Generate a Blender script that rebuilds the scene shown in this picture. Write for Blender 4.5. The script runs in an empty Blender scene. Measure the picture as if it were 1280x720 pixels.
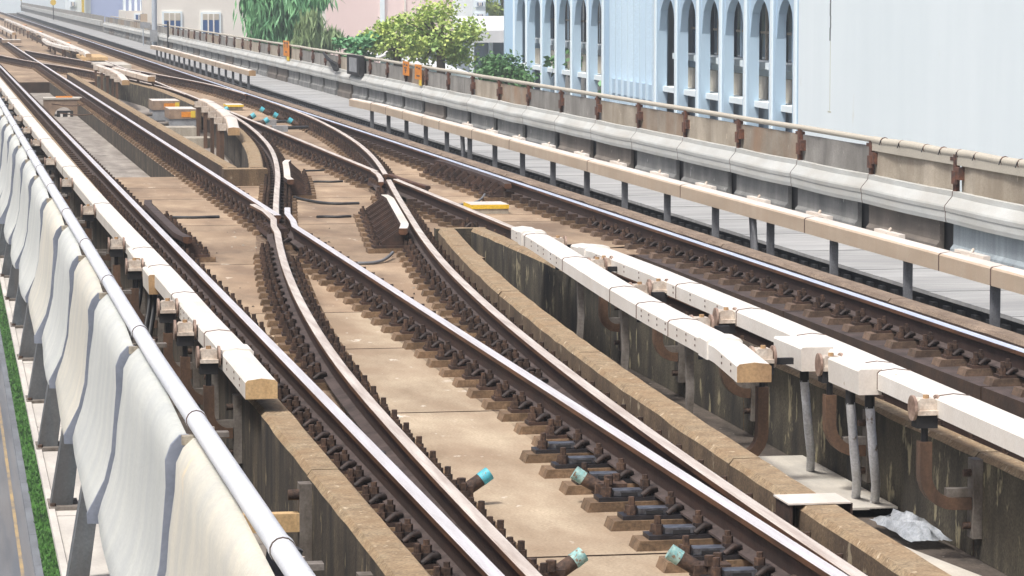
import bpy, math, random
import numpy as np
from mathutils import Vector
random.seed(7); rng = np.random.default_rng(5)
S = bpy.context.scene; C = S.collection
R = math.radians
# ------------------------------------------------------------------ camera (x = across the viaduct, y = along it, z = up, 0 = rail top)
HC = 2.61
cam = bpy.data.cameras.new('camera'); co = bpy.data.objects.new('camera', cam); C.objects.link(co)
co.location = (0, 0, HC); co.rotation_euler = (R(90-5.341), 0, R(-10.09))
cam.sensor_width = 36; cam.lens = 112.5; cam.clip_start = .5; cam.clip_end = 3000
S.camera = co
# ------------------------------------------------------------------ sky, sun, exposure
SUN_EL, SUN_AZ = 61, 228            # azimuth from +y towards +x
w = bpy.data.worlds.new('World'); S.world = w; w.use_nodes = True
nt = w.node_tree; bg = nt.nodes['Background']
sky = nt.nodes.new('ShaderNodeTexSky'); sky.sky_type = 'NISHITA'; sky.sun_disc = False
sky.sun_elevation = R(SUN_EL); sky.sun_rotation = R(SUN_AZ); sky.air_density = .7; sky.dust_density = 8; sky.ozone_density = 2
nt.links.new(sky.outputs[0], bg.inputs[0]); bg.inputs[1].default_value = .10
sl = bpy.data.lights.new('sun', 'SUN'); sl.energy = 2.2; sl.angle = R(9); sl.color = (1, .955, .895)
so = bpy.data.objects.new('sun', sl); C.objects.link(so)
so.rotation_euler = (R(90-SUN_EL), 0, R(180-SUN_AZ)); so.location = (0, 0, 60)
S.view_settings.view_transform = 'Standard'; S.view_settings.look = 'None'
S.view_settings.exposure = .72; S.view_settings.gamma = 1
HAZE = .0012
# ------------------------------------------------------------------ materials
M = {}
def mat(name, c1, c2=None, scale=(3, 3, 3), rough=.8, metal=0, bump=.0, bscale=40, streak=None, samt=.5, sscale=(9, 9, .7),
        spot=None, spscale=25, spth=.62, var=.0, detail=6, lo=.35, hi=.65, trans=0, glass=False, spec=.5, fine=.12):
    m = bpy.data.materials.new(name); m.use_nodes = True; n = m.node_tree.nodes; l = m.node_tree.links
    b = n['Principled BSDF']; b.inputs['Roughness'].default_value = rough; b.inputs['Metallic'].default_value = metal
    b.inputs['Specular IOR Level'].default_value = spec
    geo = n.new('ShaderNodeNewGeometry')
    def noise(sc, det=detail, vec=None, dist=0):
        mp = n.new('ShaderNodeMapping'); mp.inputs['Scale'].default_value = sc
        l.new(geo.outputs['Position'], mp.inputs[0])
        t = n.new('ShaderNodeTexNoise'); t.inputs['Scale'].default_value = 1; t.inputs['Detail'].default_value = det
        t.inputs['Roughness'].default_value = .6; t.inputs['Distortion'].default_value = dist
        l.new(mp.outputs[0], t.inputs['Vector']); return t.outputs['Fac']
    def ramp(f, a, bb):
        r = n.new('ShaderNodeMapRange'); r.inputs['From Min'].default_value = a; r.inputs['From Max'].default_value = bb
        l.new(f, r.inputs['Value']); return r.outputs[0]
    def mix(f, A, B, mode='MIX'):
        x = n.new('ShaderNodeMix'); x.data_type = 'RGBA'; x.blend_type = mode
        if isinstance(f, (int, float)): x.inputs['Factor'].default_value = f
        else: l.new(f, x.inputs['Factor'])
        for k, v in (('A', A), ('B', B)):
            i = [q for q in x.inputs if q.name == k and q.type == 'RGBA'][0]
            if isinstance(v, tuple): i.default_value = (*v, 1)
            else: l.new(v, i)
        return [q for q in x.outputs if q.type == 'RGBA'][0]
    c2 = c2 or tuple(v*.75 for v in c1)
    col = mix(ramp(noise(scale), lo, hi), c2, c1)
    if fine:
        f2 = ramp(noise((60, 60, 60), 3), .3, .7)
        mm = n.new('ShaderNodeMapRange'); mm.inputs['To Min'].default_value = 1-fine*2; mm.inputs['To Max'].default_value = 1+fine
        l.new(f2, mm.inputs['Value']); cc = n.new('ShaderNodeCombineColor')
        for i in range(3): l.new(mm.outputs[0], cc.inputs[i])
        col = mix(1.0, col, cc.outputs[0], 'MULTIPLY')
    if streak:
        sf = ramp(noise(sscale, 5), .5-.12, .5+.16)
        mu = n.new('ShaderNodeMath'); mu.operation = 'MULTIPLY'; mu.inputs[1].default_value = samt; l.new(sf, mu.inputs[0])
        col = mix(mu.outputs[0], col, streak)
    if spot:
        sf = ramp(noise((spscale,)*3 if not isinstance(spscale, tuple) else spscale, 4), spth, spth+.06)
        col = mix(sf, col, spot)
    if var:
        oi = n.new('ShaderNodeObjectInfo'); mr = n.new('ShaderNodeMapRange')
        mr.inputs['To Min'].default_value = 1-var; mr.inputs['To Max'].default_value = 1+var*.6
        l.new(oi.outputs['Random'], mr.inputs['Value']); cc = n.new('ShaderNodeCombineColor')
        for i in range(3): l.new(mr.outputs[0], cc.inputs[i])
        col = mix(1.0, col, cc.outputs[0], 'MULTIPLY')
    l.new(col, b.inputs['Base Color'])
    if bump:
        bp = n.new('ShaderNodeBump'); bp.inputs['Strength'].default_value = bump; bp.inputs['Distance'].default_value = .01
        l.new(noise((bscale,)*3 if not isinstance(bscale, tuple) else bscale, 5), bp.inputs['Height']); l.new(bp.outputs[0], b.inputs['Normal'])
    if trans: b.inputs['Transmission Weight'].default_value = trans
    M[name] = m; return m
mat('rail_top', (.86, .85, .87), (.70, .67, .67), scale=(25, 1.2, 5), rough=.40, metal=.35, fine=.05)  # bright sky reflection partly put into the base colour
mat('rail_top_sky_sheen', (.80, .87, 1.0), (.66, .74, .90), scale=(25, 1.2, 5), rough=.35, metal=.45, fine=.04)  # blue-white sheen of the sky put into the base colour
mat('rail_top_dull', (.78, .72, .65), (.52, .44, .38), scale=(20, 1.0, 5), rough=.45, metal=.25, fine=.05)
mat('rail_side', (0.0492, 0.02296, 0.01476), (0.02296, 0.0123, 0.00984), scale=(6, 2, 14), rough=.75, bump=.2, streak=(.05, .03, .025), samt=.5)
mat('rail_head_side', (0.164, 0.0779, 0.03936), (0.0615, 0.03116, 0.0205), scale=(14, 1.5, 14), rough=.55, metal=.2)
mat('rail_foot', (0.0861, 0.06396, 0.05904), (0.0369, 0.02706, 0.0246), scale=(7, 5, 7), rough=.85, bump=.2)
mat('slab', (.47, .355, .24), (.20, .145, .10), scale=(1.6, .55, 2), rough=.9, bump=.2, bscale=(40, 14, 40), streak=(.22, .145, .09), samt=.55, sscale=(2.2, .9, 3), spot=(.56, .48, .38), spscale=(7, 3.5, 9), spth=.66, var=.12, fine=.14)
mat('slab_near', (.50, .415, .30), (.26, .195, .13), scale=(1.6, .6, 2), rough=.9, bump=.2, bscale=(45, 16, 40), streak=(.27, .19, .125), samt=.6, sscale=(2.4, 1.0, 3), spot=(.62, .57, .49), spscale=(6, 3.2, 9), spth=.66, var=.1, fine=.14)
mat('joint', (.05, .035, .025), (.03, .02, .018))
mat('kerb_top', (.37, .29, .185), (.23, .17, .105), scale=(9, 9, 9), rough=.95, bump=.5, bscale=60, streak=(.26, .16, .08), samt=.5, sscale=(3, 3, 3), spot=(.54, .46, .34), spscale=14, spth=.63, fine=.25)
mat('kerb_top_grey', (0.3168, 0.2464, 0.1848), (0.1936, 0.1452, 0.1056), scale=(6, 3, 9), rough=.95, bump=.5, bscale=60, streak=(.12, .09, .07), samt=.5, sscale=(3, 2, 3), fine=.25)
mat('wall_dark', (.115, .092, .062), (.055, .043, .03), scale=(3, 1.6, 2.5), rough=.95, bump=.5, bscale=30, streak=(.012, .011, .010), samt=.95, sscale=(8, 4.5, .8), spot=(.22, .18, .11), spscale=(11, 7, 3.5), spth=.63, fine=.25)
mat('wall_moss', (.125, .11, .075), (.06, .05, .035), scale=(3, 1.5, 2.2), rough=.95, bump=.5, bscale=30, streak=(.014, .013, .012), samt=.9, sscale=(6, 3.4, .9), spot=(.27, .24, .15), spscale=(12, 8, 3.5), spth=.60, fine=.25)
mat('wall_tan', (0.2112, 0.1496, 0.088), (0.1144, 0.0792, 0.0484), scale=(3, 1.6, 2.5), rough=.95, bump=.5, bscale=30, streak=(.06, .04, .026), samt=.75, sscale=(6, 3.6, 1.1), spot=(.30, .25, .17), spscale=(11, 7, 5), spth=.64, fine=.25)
mat('wall_brown', (0.078, 0.04524, 0.0273), (0.0351, 0.02184, 0.0156), scale=(5, 2, 3), rough=.95, bump=.4, streak=(.03, .02, .016), samt=.6, sscale=(10, 6, 1))
mat('floor', (.40, .37, .33), (.24, .215, .19), scale=(3, 1.2, 2), rough=.9, bump=.2, streak=(.13, .115, .10), samt=.6, sscale=(4, .9, 2), spot=(.06, .055, .05), spscale=6, spth=.68)
mat('floor_light', (.60, .57, .50), (.46, .43, .37), scale=(2, 1.5, 2), rough=.9, bump=.15, streak=(.30, .30, .29), samt=.5, sscale=(5, 1.2, 2), fine=.06)
mat('floor_dirty', (0.1148, 0.0943, 0.0779), (0.0369, 0.03034, 0.0246), scale=(6, 3, 4), rough=.95, bump=.5, spot=(.26, .24, .21), spscale=18, spth=.66)
mat('walk_grey', (0.4092, 0.4185, 0.4185), (0.2883, 0.2976, 0.2976), scale=(.8, 3, 2), rough=.9, bump=.15, streak=(.22, .23, .24), samt=.5, sscale=(.8, 5, 2), fine=.06, var=.08)
mat('black', (.022, .022, .025), (.010, .010, .011), scale=(6, 6, 6), rough=.7)
mat('cable', (.035, .038, .042), (.015, .015, .017), scale=(9, 9, 9), rough=.55)
mat('pad', (.26, .175, .105), (.11, .075, .045), scale=(11, 11, 11), rough=.95, bump=.4, var=.28, streak=(.16, .10, .06), samt=.5, sscale=(8, 8, 8), fine=.2)
mat('grit', (.10, .075, .055), (.045, .035, .028), scale=(30, 30, 30), rough=.95)
mat('pad_dark', (.17, .115, .08), (.085, .058, .042), scale=(11, 11, 11), rough=.95, bump=.4, var=.28)
mat('plate', (0.0779, 0.04264, 0.02952), (0.0328, 0.0205, 0.0164), scale=(12, 12, 12), rough=.8, bump=.3, var=.3)
mat('plate_dark', (.05, .048, .055), (.022, .02, .022), scale=(9, 9, 9), rough=.45, metal=.3, var=.2)
mat('bolt', (0.0984, 0.0574, 0.0369), (0.0328, 0.0205, 0.0164), scale=(30, 30, 30), rough=.8, bump=.5, var=.35)
mat('clip', (0.0451, 0.02788, 0.02296), (0.01804, 0.01394, 0.01394), scale=(30, 30, 30), rough=.7, var=.3)
mat('slide', (.30, .32, .36), (.08, .08, .095), scale=(20, 20, 20), rough=.3, metal=.7)
mat('cover', (0.7626, 0.744, 0.7022), (0.6789, 0.6603, 0.6185), scale=(2, 2, 2), rough=.55, streak=(.52, .46, .38), samt=.32, sscale=(5, 2, 2), spot=(.40, .32, .24), spscale=(9, 6, 7), spth=.69, fine=.05)
mat('cover_far', (.66, .56, .46), (.52, .43, .34), scale=(2, .6, 2), rough=.6, streak=(.40, .31, .24), samt=.4, sscale=(5, 2.5, 1), fine=.06)
mat('cover_beige', (0.558, 0.468, 0.36), (0.45, 0.369, 0.279), scale=(1, .6, 2), rough=.6, streak=(.42, .29, .19), samt=.28, sscale=(5, 5, .5), fine=.05)
mat('cover_top', (0.744, 0.7068, 0.651), (0.5952, 0.5487, 0.4929), scale=(2, .8, 2), rough=.55, fine=.05, streak=(.50, .43, .36), samt=.35, sscale=(5, 1.2, 3))
mat('endboard', (.66, .47, .25), (.50, .33, .16), scale=(7, 3, 3), rough=.8, bump=.1)
mat('endboard_red', (0.456, 0.299, 0.154), (0.323, 0.207, 0.11), scale=(7, 3, 3), rough=.8)
mat('seam', (.16, .10, .08), (.08, .06, .05))
mat('insul', (.66, .60, .52), (.46, .38, .31), scale=(14, 14, 14), rough=.45, var=.1)
mat('insul_disc', (.40, .30, .24), (.20, .13, .10), scale=(18, 18, 18), rough=.45)
mat('bracket', (.15, .085, .05), (.075, .045, .03), scale=(8, 8, 3), rough=.75, bump=.2, var=.25)
mat('bracket_grey', (.22, .20, .18), (.10, .085, .07), scale=(8, 8, 5), rough=.8, bump=.2)
mat('post_grey', (.20, .21, .225), (.10, .105, .115), scale=(4, 4, 4), rough=.7, var=.15)
mat('fin_grey', (.115, .135, .15), (.055, .063, .07), scale=(3, 3, 2), rough=.55, streak=(.16, .14, .12), samt=.35, sscale=(8, 8, .5))
mat('pipe_white', (0.64, 0.664, 0.6864), (0.528, 0.56, 0.6006), scale=(4, 2, 4), rough=.6, fine=.05, spot=(.50, .42, .36), spscale=6, spth=.72)
mat('pipe_cream', (.66, .63, .53), (.46, .43, .36), scale=(3, 1, 3), rough=.6, streak=(.27, .24, .20), samt=.5, sscale=(3, 1, 3))
mat('panel_white', (0.5684, 0.589, 0.5535), (0.4802, 0.5035, 0.477), scale=(2, 1.2, .8), rough=.65, streak=(.34, .37, .39), samt=.45, sscale=(5, 4, .45), fine=.06, var=.06, bump=.15, bscale=(90, 90, 90))
mat('panel_cream', (0.6076, 0.5795, 0.486), (0.4998, 0.4987, 0.441), scale=(2, 1.0, 1.1), rough=.65, streak=(.36, .38, .38), samt=.5, sscale=(5, 4, .5), spot=(.70, .58, .38), spscale=(2, 2, 1.2), spth=.70, fine=.06, var=.06, bump=.15, bscale=(90, 90, 90))
mat('panel_edge', (.24, .27, .33), (.17, .195, .245), scale=(4, 4, 4), rough=.6, fine=.05)
mat('panel_rim', (.42, .39, .32), (.22, .19, .15), scale=(20, 20, 20), rough=.85)
mat('para_grey', (.36, .35, .325), (.26, .25, .23), scale=(2, 1.3, 2.5), rough=.9, bump=.25, bscale=(30, 16, 30), streak=(0.13, 0.125, 0.115), samt=.7, sscale=(4, 2.2, .9), spot=(0.444, 0.426, 0.384), spscale=(7, 5, 5), spth=.66, fine=.12, var=.12)
mat('para_tan', (.47, .42, .34), (.36, .315, .25), scale=(2, 1.3, 2.5), rough=.9, bump=.25, bscale=(30, 16, 30), streak=(0.22, 0.18, 0.13), samt=.7, sscale=(4, 2.2, .9), spot=(0.552, 0.48, 0.372), spscale=(7, 5, 5), spth=.66, fine=.12, var=.12)
mat('para_rusty', (.37, .33, .27), (.27, .23, .18), scale=(2, 1.3, 2.5), rough=.9, bump=.25, bscale=(30, 16, 30), streak=(0.27, 0.16, 0.09), samt=.7, sscale=(4, 2.2, .9), spot=(0.45599999999999996, 0.396, 0.312), spscale=(7, 5, 5), spth=.66, fine=.12, var=.12)
mat('para_low', (0.2788, 0.2829, 0.2706), (0.1804, 0.1845, 0.1804), scale=(2, 1.3, 2.5), rough=.9, bump=.25, bscale=(30, 16, 30), streak=(0.09, 0.095, 0.1), samt=.7, sscale=(4, 2.2, .9), spot=(0.40800000000000003, 0.414, 0.396), spscale=(7, 5, 5), spth=.66, fine=.12, var=.12)
mat('para_low_brown', (0.205, 0.1804, 0.1558), (0.1312, 0.1148, 0.0984), scale=(2, 1.3, 2.5), rough=.9, bump=.25, bscale=(30, 16, 30), streak=(0.09, 0.08, 0.07), samt=.7, sscale=(4, 2.2, .9), spot=(0.3, 0.264, 0.22799999999999998), spscale=(7, 5, 5), spth=.66, fine=.12, var=.12)
mat('para_blue', (.36, .42, .45), (.26, .31, .34), scale=(2, 1.5, 1), rough=.7, streak=(.15, .17, .19), samt=.5, sscale=(8, 7, .5))
mat('band', (0.5208, 0.5441, 0.5301), (0.4185, 0.4371, 0.4232), scale=(2, .8, 3), rough=.7, streak=(.34, .31, .26), samt=.4, sscale=(3, 1.0, 5), fine=.05)
mat('rust', (.17, .07, .04), (.05, .032, .028), scale=(16, 9, 12), rough=.85, bump=.3)
mat('orange', (.78, .30, .03), (.62, .20, .02), scale=(6, 6, 6), rough=.6)
mat('yellow', (.80, .60, .06), (.70, .48, .05), scale=(5, 5, 5), rough=.6)
mat('cap', (.05, .48, .62), (.10, .34, .38), scale=(30, 30, 30), rough=.55, fine=.1, spot=(.20, .13, .08), spscale=60, spth=.60)
mat('cap_faded', (.36, .52, .48), (.14, .34, .35), scale=(40, 40, 40), rough=.65, spot=(.20, .13, .08), spscale=50, spth=.56)
mat('concrete', (.50, .47, .40), (.36, .33, .27), scale=(3, 3, 3), rough=.9, bump=.2, streak=(.2, .17, .13), samt=.5)
mat('ledge', (.62, .60, .55), (.50, .48, .44), scale=(4, 1.2, 2), rough=.85, streak=(.33, .31, .30), samt=.45, sscale=(3, 1.5, 2), fine=.05)
mat('bag', (.62, .67, .72), (.42, .46, .5), scale=(9, 9, 9), rough=.25, trans=.35)
mat('bag_dark', (.15, .16, .19), (.07, .08, .10), scale=(9, 9, 30), rough=.3)
mat('conduit', (.60, .62, .66), (.40, .40, .40), scale=(4, 4, 3), rough=.5, spot=(.2, .16, .13), spscale=10, spth=.66)
mat('machine', (.33, .35, .37), (.22, .23, .24), scale=(6, 6, 6), rough=.6)
mat('machine_brown', (.36, .26, .18), (.22, .16, .12), scale=(6, 6, 6), rough=.7)
mat('bld_blue', (.44, .60, .73), (.39, .54, .68), scale=(.3, .3, .12), rough=.8, streak=(.40, .50, .60), samt=.3, sscale=(1.2, 1.2, .12), fine=.02)
mat('bld_white', (.80, .89, .925), (.77, .865, .90), scale=(.2, .12, .12), rough=.75, streak=(.66, .76, .80), samt=.3, sscale=(.9, .7, .12), spot=(.70, .76, .74), spscale=(1.4, 1.1, .7), spth=.70, fine=.02)
mat('bld_rib', (.62, .75, .84), (.56, .70, .80), scale=(.3, .3, .1))
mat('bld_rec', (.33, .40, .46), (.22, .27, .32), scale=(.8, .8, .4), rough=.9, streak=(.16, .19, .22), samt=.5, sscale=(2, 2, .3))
mat('bld_glass', (.02, .035, .07), (.015, .025, .05), scale=(1, 1, 1), rough=.12, spec=.8)
mat('bld_mullion', (.42, .36, .28), (.30, .26, .22), scale=(1, 1, 1))
mat('crack', (.17, .19, .20), (.09, .10, .11), scale=(20, 20, 5))
mat('stain', (.62, .64, .55), (.55, .58, .5), scale=(20, 20, 5))
mat('bld_pink', (.84, .68, .65), (.80, .64, .61), scale=(.2, .2, .1), rough=.8, fine=.02)
mat('bld_cream', (.80, .77, .70), (.74, .71, .64), scale=(.3, .3, .5), rough=.8, fine=.02)
mat('bld_lilac', (.42, .50, .72), (.36, .44, .66), scale=(.3, .3, .3), rough=.7, fine=.02)
mat('win_blue', (.05, .12, .30), (.04, .09, .22), scale=(1, 1, 1), rough=.2)
mat('shade', (.60, .56, .46), (.5, .46, .38), scale=(1, 1, 4))
mat('roof_white', (.78, .80, .80), (.66, .69, .70), scale=(.5, .5, .5), rough=.6)
mat('ground', (.22, .21, .20), (.15, .145, .14), scale=(.2, .2, .2), rough=.95)
mat('road', (.15, .165, .19), (.10, .11, .13), scale=(2, .15, 1), rough=.75, streak=(.26, .24, .22), samt=.4, sscale=(3, .08, 1), fine=.05)
mat('road_line', (.46, .33, .16), (.2, .18, .16), scale=(3, 1, 3), rough=.9)
mat('kerbstone', (.20, .22, .25), (.13, .14, .16), scale=(2, .5, 2), rough=.9)
mat('grass', (.06, .20, .018), (.03, .10, .010), scale=(7, 2, 7), rough=.9, bump=.6, bscale=20)
def leafmat(name, a, b2):
    m = mat(name, a, b2, scale=(1.6, 1.6, 1.6), rough=.6, fine=.1, lo=.35, hi=.6)
    b = m.node_tree.nodes['Principled BSDF']; b.inputs['Subsurface Weight'].default_value = 0
    return m
leafmat('leaf_green', (.20, .46, .20), (.10, .28, .13)); leafmat('leaf_yellow', (.50, .60, .14), (.26, .42, .12))
leafmat('leaf_dark', (.11, .25, .08), (.05, .13, .045)); leafmat('leaf_dry', (.26, .36, .16), (.14, .22, .10))
mat('trunk', (.16, .12, .08), (.08, .06, .04), scale=(4, 4, 1), rough=.95)
mat('sig_yellow', (.80, .55, .04), (.7, .45, .03))
mat('pole_grey', (.46, .52, .58), (.38, .43, .48), scale=(3, 3, 1), rough=.5)
mat('bird', (.8, .8, .78), (.5, .5, .5))
# ------------------------------------------------------------------ mesh building
class MB:
    def __init__(s): s.v = []; s.f = []; s.m = []; s.mats = []; s.sm = []
    def mi(s, name):
        if name not in s.mats: s.mats.append(name)
        return s.mats.index(name)
    def add(s, vs, fs, mt, smooth=False):
        o = len(s.v); s.v += [tuple(map(float, p)) for p in vs]
        for k, f in enumerate(fs):
            s.f.append([i+o for i in f]); s.m.append(s.mi(mt[k] if isinstance(mt, list) else mt)); s.sm.append(smooth)
        return s
    def box(s, x0, x1, y0, y1, z0, z1, m, top=None, front=None, left=None, bev=0):
        vs = [(x0, y0, z0), (x1, y0, z0), (x1, y1, z0), (x0, y1, z0), (x0, y0, z1), (x1, y0, z1), (x1, y1, z1), (x0, y1, z1)]
        fs = [[0, 3, 2, 1], [4, 5, 6, 7], [0, 1, 5, 4], [1, 2, 6, 5], [2, 3, 7, 6], [3, 0, 4, 7]]
        return s.add(vs, fs, [m, top or m, front or m, m, m, left or m])
    def sweep(s, path, prof, mats, caps=True, capmat=None, closed=True, smooth=False):
        P = np.array([(p[0], p[1], p[2] if len(p) > 2 else 0.) for p in path], float); n = len(P)
        T = np.gradient(P[:, :2], axis=0); T /= np.linalg.norm(T, axis=1)[:, None]+1e-9
        N = np.stack([T[:, 1], -T[:, 0]], 1); k = len(prof); vs = []
        for i in range(n):
            for a, b in prof: vs.append((P[i, 0]+N[i, 0]*a, P[i, 1]+N[i, 1]*a, P[i, 2]+b))
        fs = []; ms = []
        kk = k if closed else k-1
        for i in range(n-1):
            for j in range(kk):
                j2 = (j+1) % k; fs.append([i*k+j, i*k+j2, (i+1)*k+j2, (i+1)*k+j]); ms.append(mats[j] if isinstance(mats, list) else mats)
        if caps and closed:
            fs.append(list(range(k))[::-1]); fs.append([(n-1)*k+j for j in range(k)]); ms += [capmat or (mats[0] if isinstance(mats, list) else mats)]*2
        return s.add(vs, fs, ms, smooth)
    def tube(s, pts, r, m, n=8, caps=True, smooth=True):
        P = [Vector(p) for p in pts]; vs = []; k = len(P); fs = []
        rr = r if isinstance(r, (list, tuple)) else [r]*k
        for i in range(k):
            d = (P[min(i+1, k-1)]-P[max(i-1, 0)]).normalized()
            a = Vector((0, 0, 1)) if abs(d.z) < .9 else Vector((1, 0, 0))
            u = d.cross(a).normalized(); v = d.cross(u).normalized()
            for j in range(n):
                t = 2*math.pi*(j+.5)/n; vs.append(tuple(P[i]+(u*math.cos(t)+v*math.sin(t))*rr[i]))
        for i in range(k-1):
            for j in range(n): fs.append([i*n+j, i*n+(j+1) % n, (i+1)*n+(j+1) % n, (i+1)*n+j])
        s.add(vs, fs, m, smooth)
        if caps: s.add(vs[:n], [list(range(n))[::-1]], m); s.add(vs[-n:], [list(range(n))], m)
        return s
    def prism(s, poly, y0, y1, m, capm=None):        # poly in x,z extruded along y
        k = len(poly); vs = [(x, y0, z) for x, z in poly]+[(x, y1, z) for x, z in poly]
        fs = [[j, (j+1) % k, k+(j+1) % k, k+j] for j in range(k)]+[list(range(k))[::-1], [k+j for j in range(k)]]
        return s.add(vs, fs, [m]*k+[capm or m]*2)
def sides(mb, y): pass
def mesh(mb, name, base=(0, 0, 0)):
    me = bpy.data.meshes.new(name); b = Vector(base)
    me.from_pydata([tuple(Vector(v)-b) for v in mb.v], [], mb.f)
    for n_ in mb.mats: me.materials.append(M[n_])
    me.polygons.foreach_set('material_index', mb.m); me.polygons.foreach_set('use_smooth', mb.sm)
    me.update(); return me
def recalc(me):
    import bmesh
    bm = bmesh.new(); bm.from_mesh(me); bmesh.ops.recalc_face_normals(bm, faces=bm.faces); bm.to_mesh(me); bm.free()
def tag(o, label=None, cat=None, group=None, kind=None):
    if label: o['label'] = label
    if cat: o['category'] = cat
    if group: o['group'] = group
    if kind: o['kind'] = kind
    return o
BASE = {}
def thing(name, label, cat, loc=(0, 0, 0), group=None):
    o = bpy.data.objects.new(name, None); C.objects.link(o); o.location = loc; o.empty_display_size = .2
    BASE[o.name] = Vector(loc); return tag(o, label, cat, group)
def part(name, mb, parent, label=None, kind=None):
    b = BASE[parent.name]; me = mesh(mb, name, b); recalc(me)
    o = bpy.data.objects.new(name, me); C.objects.link(o); o.parent = parent; BASE[o.name] = b
    return tag(o, label, kind=kind)
def single(name, mb, label, cat, base=(0, 0, 0), group=None):
    me = mesh(mb, name, base); recalc(me); o = bpy.data.objects.new(name, me); C.objects.link(o); o.location = base
    BASE[o.name] = Vector(base); return tag(o, label, cat, group)
def struct(name, mb):
    me = mesh(mb, name); recalc(me); o = bpy.data.objects.new(name, me); C.objects.link(o); return tag(o, kind='structure')
ONES = 'zeroth first second third fourth fifth sixth seventh eighth ninth tenth eleventh twelfth thirteenth fourteenth fifteenth sixteenth seventeenth eighteenth nineteenth'.split()
TENS = {2: 'twenty', 3: 'thirty', 4: 'forty', 5: 'fifty', 6: 'sixty', 7: 'seventy', 8: 'eighty'}
def ordn(n):
    if n < 20: return ONES[n]
    t, u = divmod(n, 10)
    return (TENS[t][:-1]+'ieth') if u == 0 else TENS[t]+'-'+ONES[u]
# ------------------------------------------------------------------ track geometry (x as functions of y)
def curve(pts):
    xs = np.array([p[0] for p in pts], float); ys = np.array([p[1] for p in pts], float); m = np.gradient(ys, xs)
    def f(s):
        if s <= xs[0]: return float(ys[0]+m[0]*(s-xs[0]))
        if s >= xs[-1]: return float(ys[-1]+m[-1]*(s-xs[-1]))
        i = int(np.searchsorted(xs, s)-1); h = xs[i+1]-xs[i]; t = (s-xs[i])/h
        return float((2*t**3-3*t*t+1)*ys[i]+(t**3-2*t*t+t)*h*m[i]+(-2*t**3+3*t*t)*ys[i+1]+(t**3-t*t)*h*m[i+1])
    return f
L1 = lambda s: 2.475-.0046*s
R1 = lambda s: L1(s)+1.51
BL = lambda s: 6.2-2.8e-5*s*s if s < 85 else 5.998-.0025*(s-85)
BR = lambda s: BL(s)+1.51
LP = curve([(8, 2.56), (14, 2.58), (18, 2.62), (22, 2.71), (26, 2.90), (30, 3.17), (34, 3.51), (37, 3.80), (41, 4.22), (45, 4.65), (49, 5.03), (53, 5.35), (57, 5.59), (61, 5.775), (65, 5.905), (69, 5.99), (73, 6.03)])
RP = curve([(8, 3.985), (14, 4.015), (18, 4.09), (22, 4.23), (26, 4.43), (30, 4.70), (34, 5.05), (37, 5.35), (41, 5.76), (44.5, 6.13), (49, 6.57), (53, 6.89), (57, 7.13), (61, 7.31), (65, 7.44), (69, 7.51), (74, 7.545), (78, 7.54)])
XR = curve([(78, 7.50), (84, 7.42), (90, 7.20), (95, 6.86), (101.5, 6.38), (106.7, 5.98), (117.7, 5.2), (127.8, 4.4), (136, 3.75), (141, 3.42)])
YR = curve([(78, 6.03), (84.6, 5.92), (89, 5.70), (94.3, 5.37), (99, 5.05), (104, 4.67), (111, 4.0), (116, 3.40), (123, 2.75), (131, 2.2), (140, 1.84)])
def path(f, s0, s1, ds=1.0, off=0, z=0):
    n = max(2, int(abs(s1-s0)/ds)+1); return [(f(s)+off, s, z) for s in np.linspace(s0, s1, n)]
NEAR = 7.5; FAR = 430
# ------------------------------------------------------------------ ground far below
ZG = -10.0
def quad(mb, x0, x1, y0, y1, z, m): mb.add([(x0, y0, z), (x1, y0, z), (x1, y1, z), (x0, y1, z)], [[0, 1, 2, 3]], m)
g = MB(); quad(g, -1500, 1500, -200, 2500, ZG-.1, 'ground'); struct('ground', g)
g = MB(); quad(g, -5.5, 1.82, -50, 600, ZG-.06, 'road'); struct('road', g)
g = MB(); quad(g, 1.52, 1.60, -50, 600, ZG-.056, 'road_line'); struct('road_marking', g)
for i in range(60):
    y = 18+i*2.5*1.6
    g = MB(); g.box(1.82, 1.99, y, y+3.97, ZG-.09, ZG+.04, 'kerbstone'); struct('road_kerb', g)
g = MB(); g.box(2.0, 3.6, -50, 400, ZG-.09, ZG+.02, 'grass')
for i in range(9000):
    y = 40+rng.random()**1.5*120; x = 2.01+rng.random()*.5; h = .05+.06*rng.random(); a = rng.random()*3
    dx, dy = .035*math.cos(a), .035*math.sin(a)
    g.add([(x-dx, y-dy, ZG+.02), (x+dx, y+dy, ZG+.02), (x+.03*rng.normal(), y+.03*rng.normal(), ZG+.02+h)], [[0, 1, 2]], 'grass')
o = single('grass_verge', g, 'strip of bright green grass between the road kerb and viaduct ledge', 'grass'); o['kind'] = 'stuff'
# ------------------------------------------------------------------ viaduct deck
g = MB(); g.box(1.12, 10.75, NEAR-3, FAR, -1.5, -.6, 'floor_dirty'); struct('viaduct_deck', g)
g = MB()
for i, s in enumerate(np.arange(8, 200, 2.2)):
    g.box(.705, 1.11, s, s+2.185, -.99, -.87-.002*(i % 2), 'ledge')
g.box(.655, .70, 5, 200, -.90, -.855, 'ledge'); g.box(.80, 1.10, 5, FAR, -1.6, -1.0, 'concrete')
single('edge_ledge', g, 'pale concrete ledge with slab joints below the left row of parapet panels', 'ledge', (.7, 8, -1))
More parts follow.
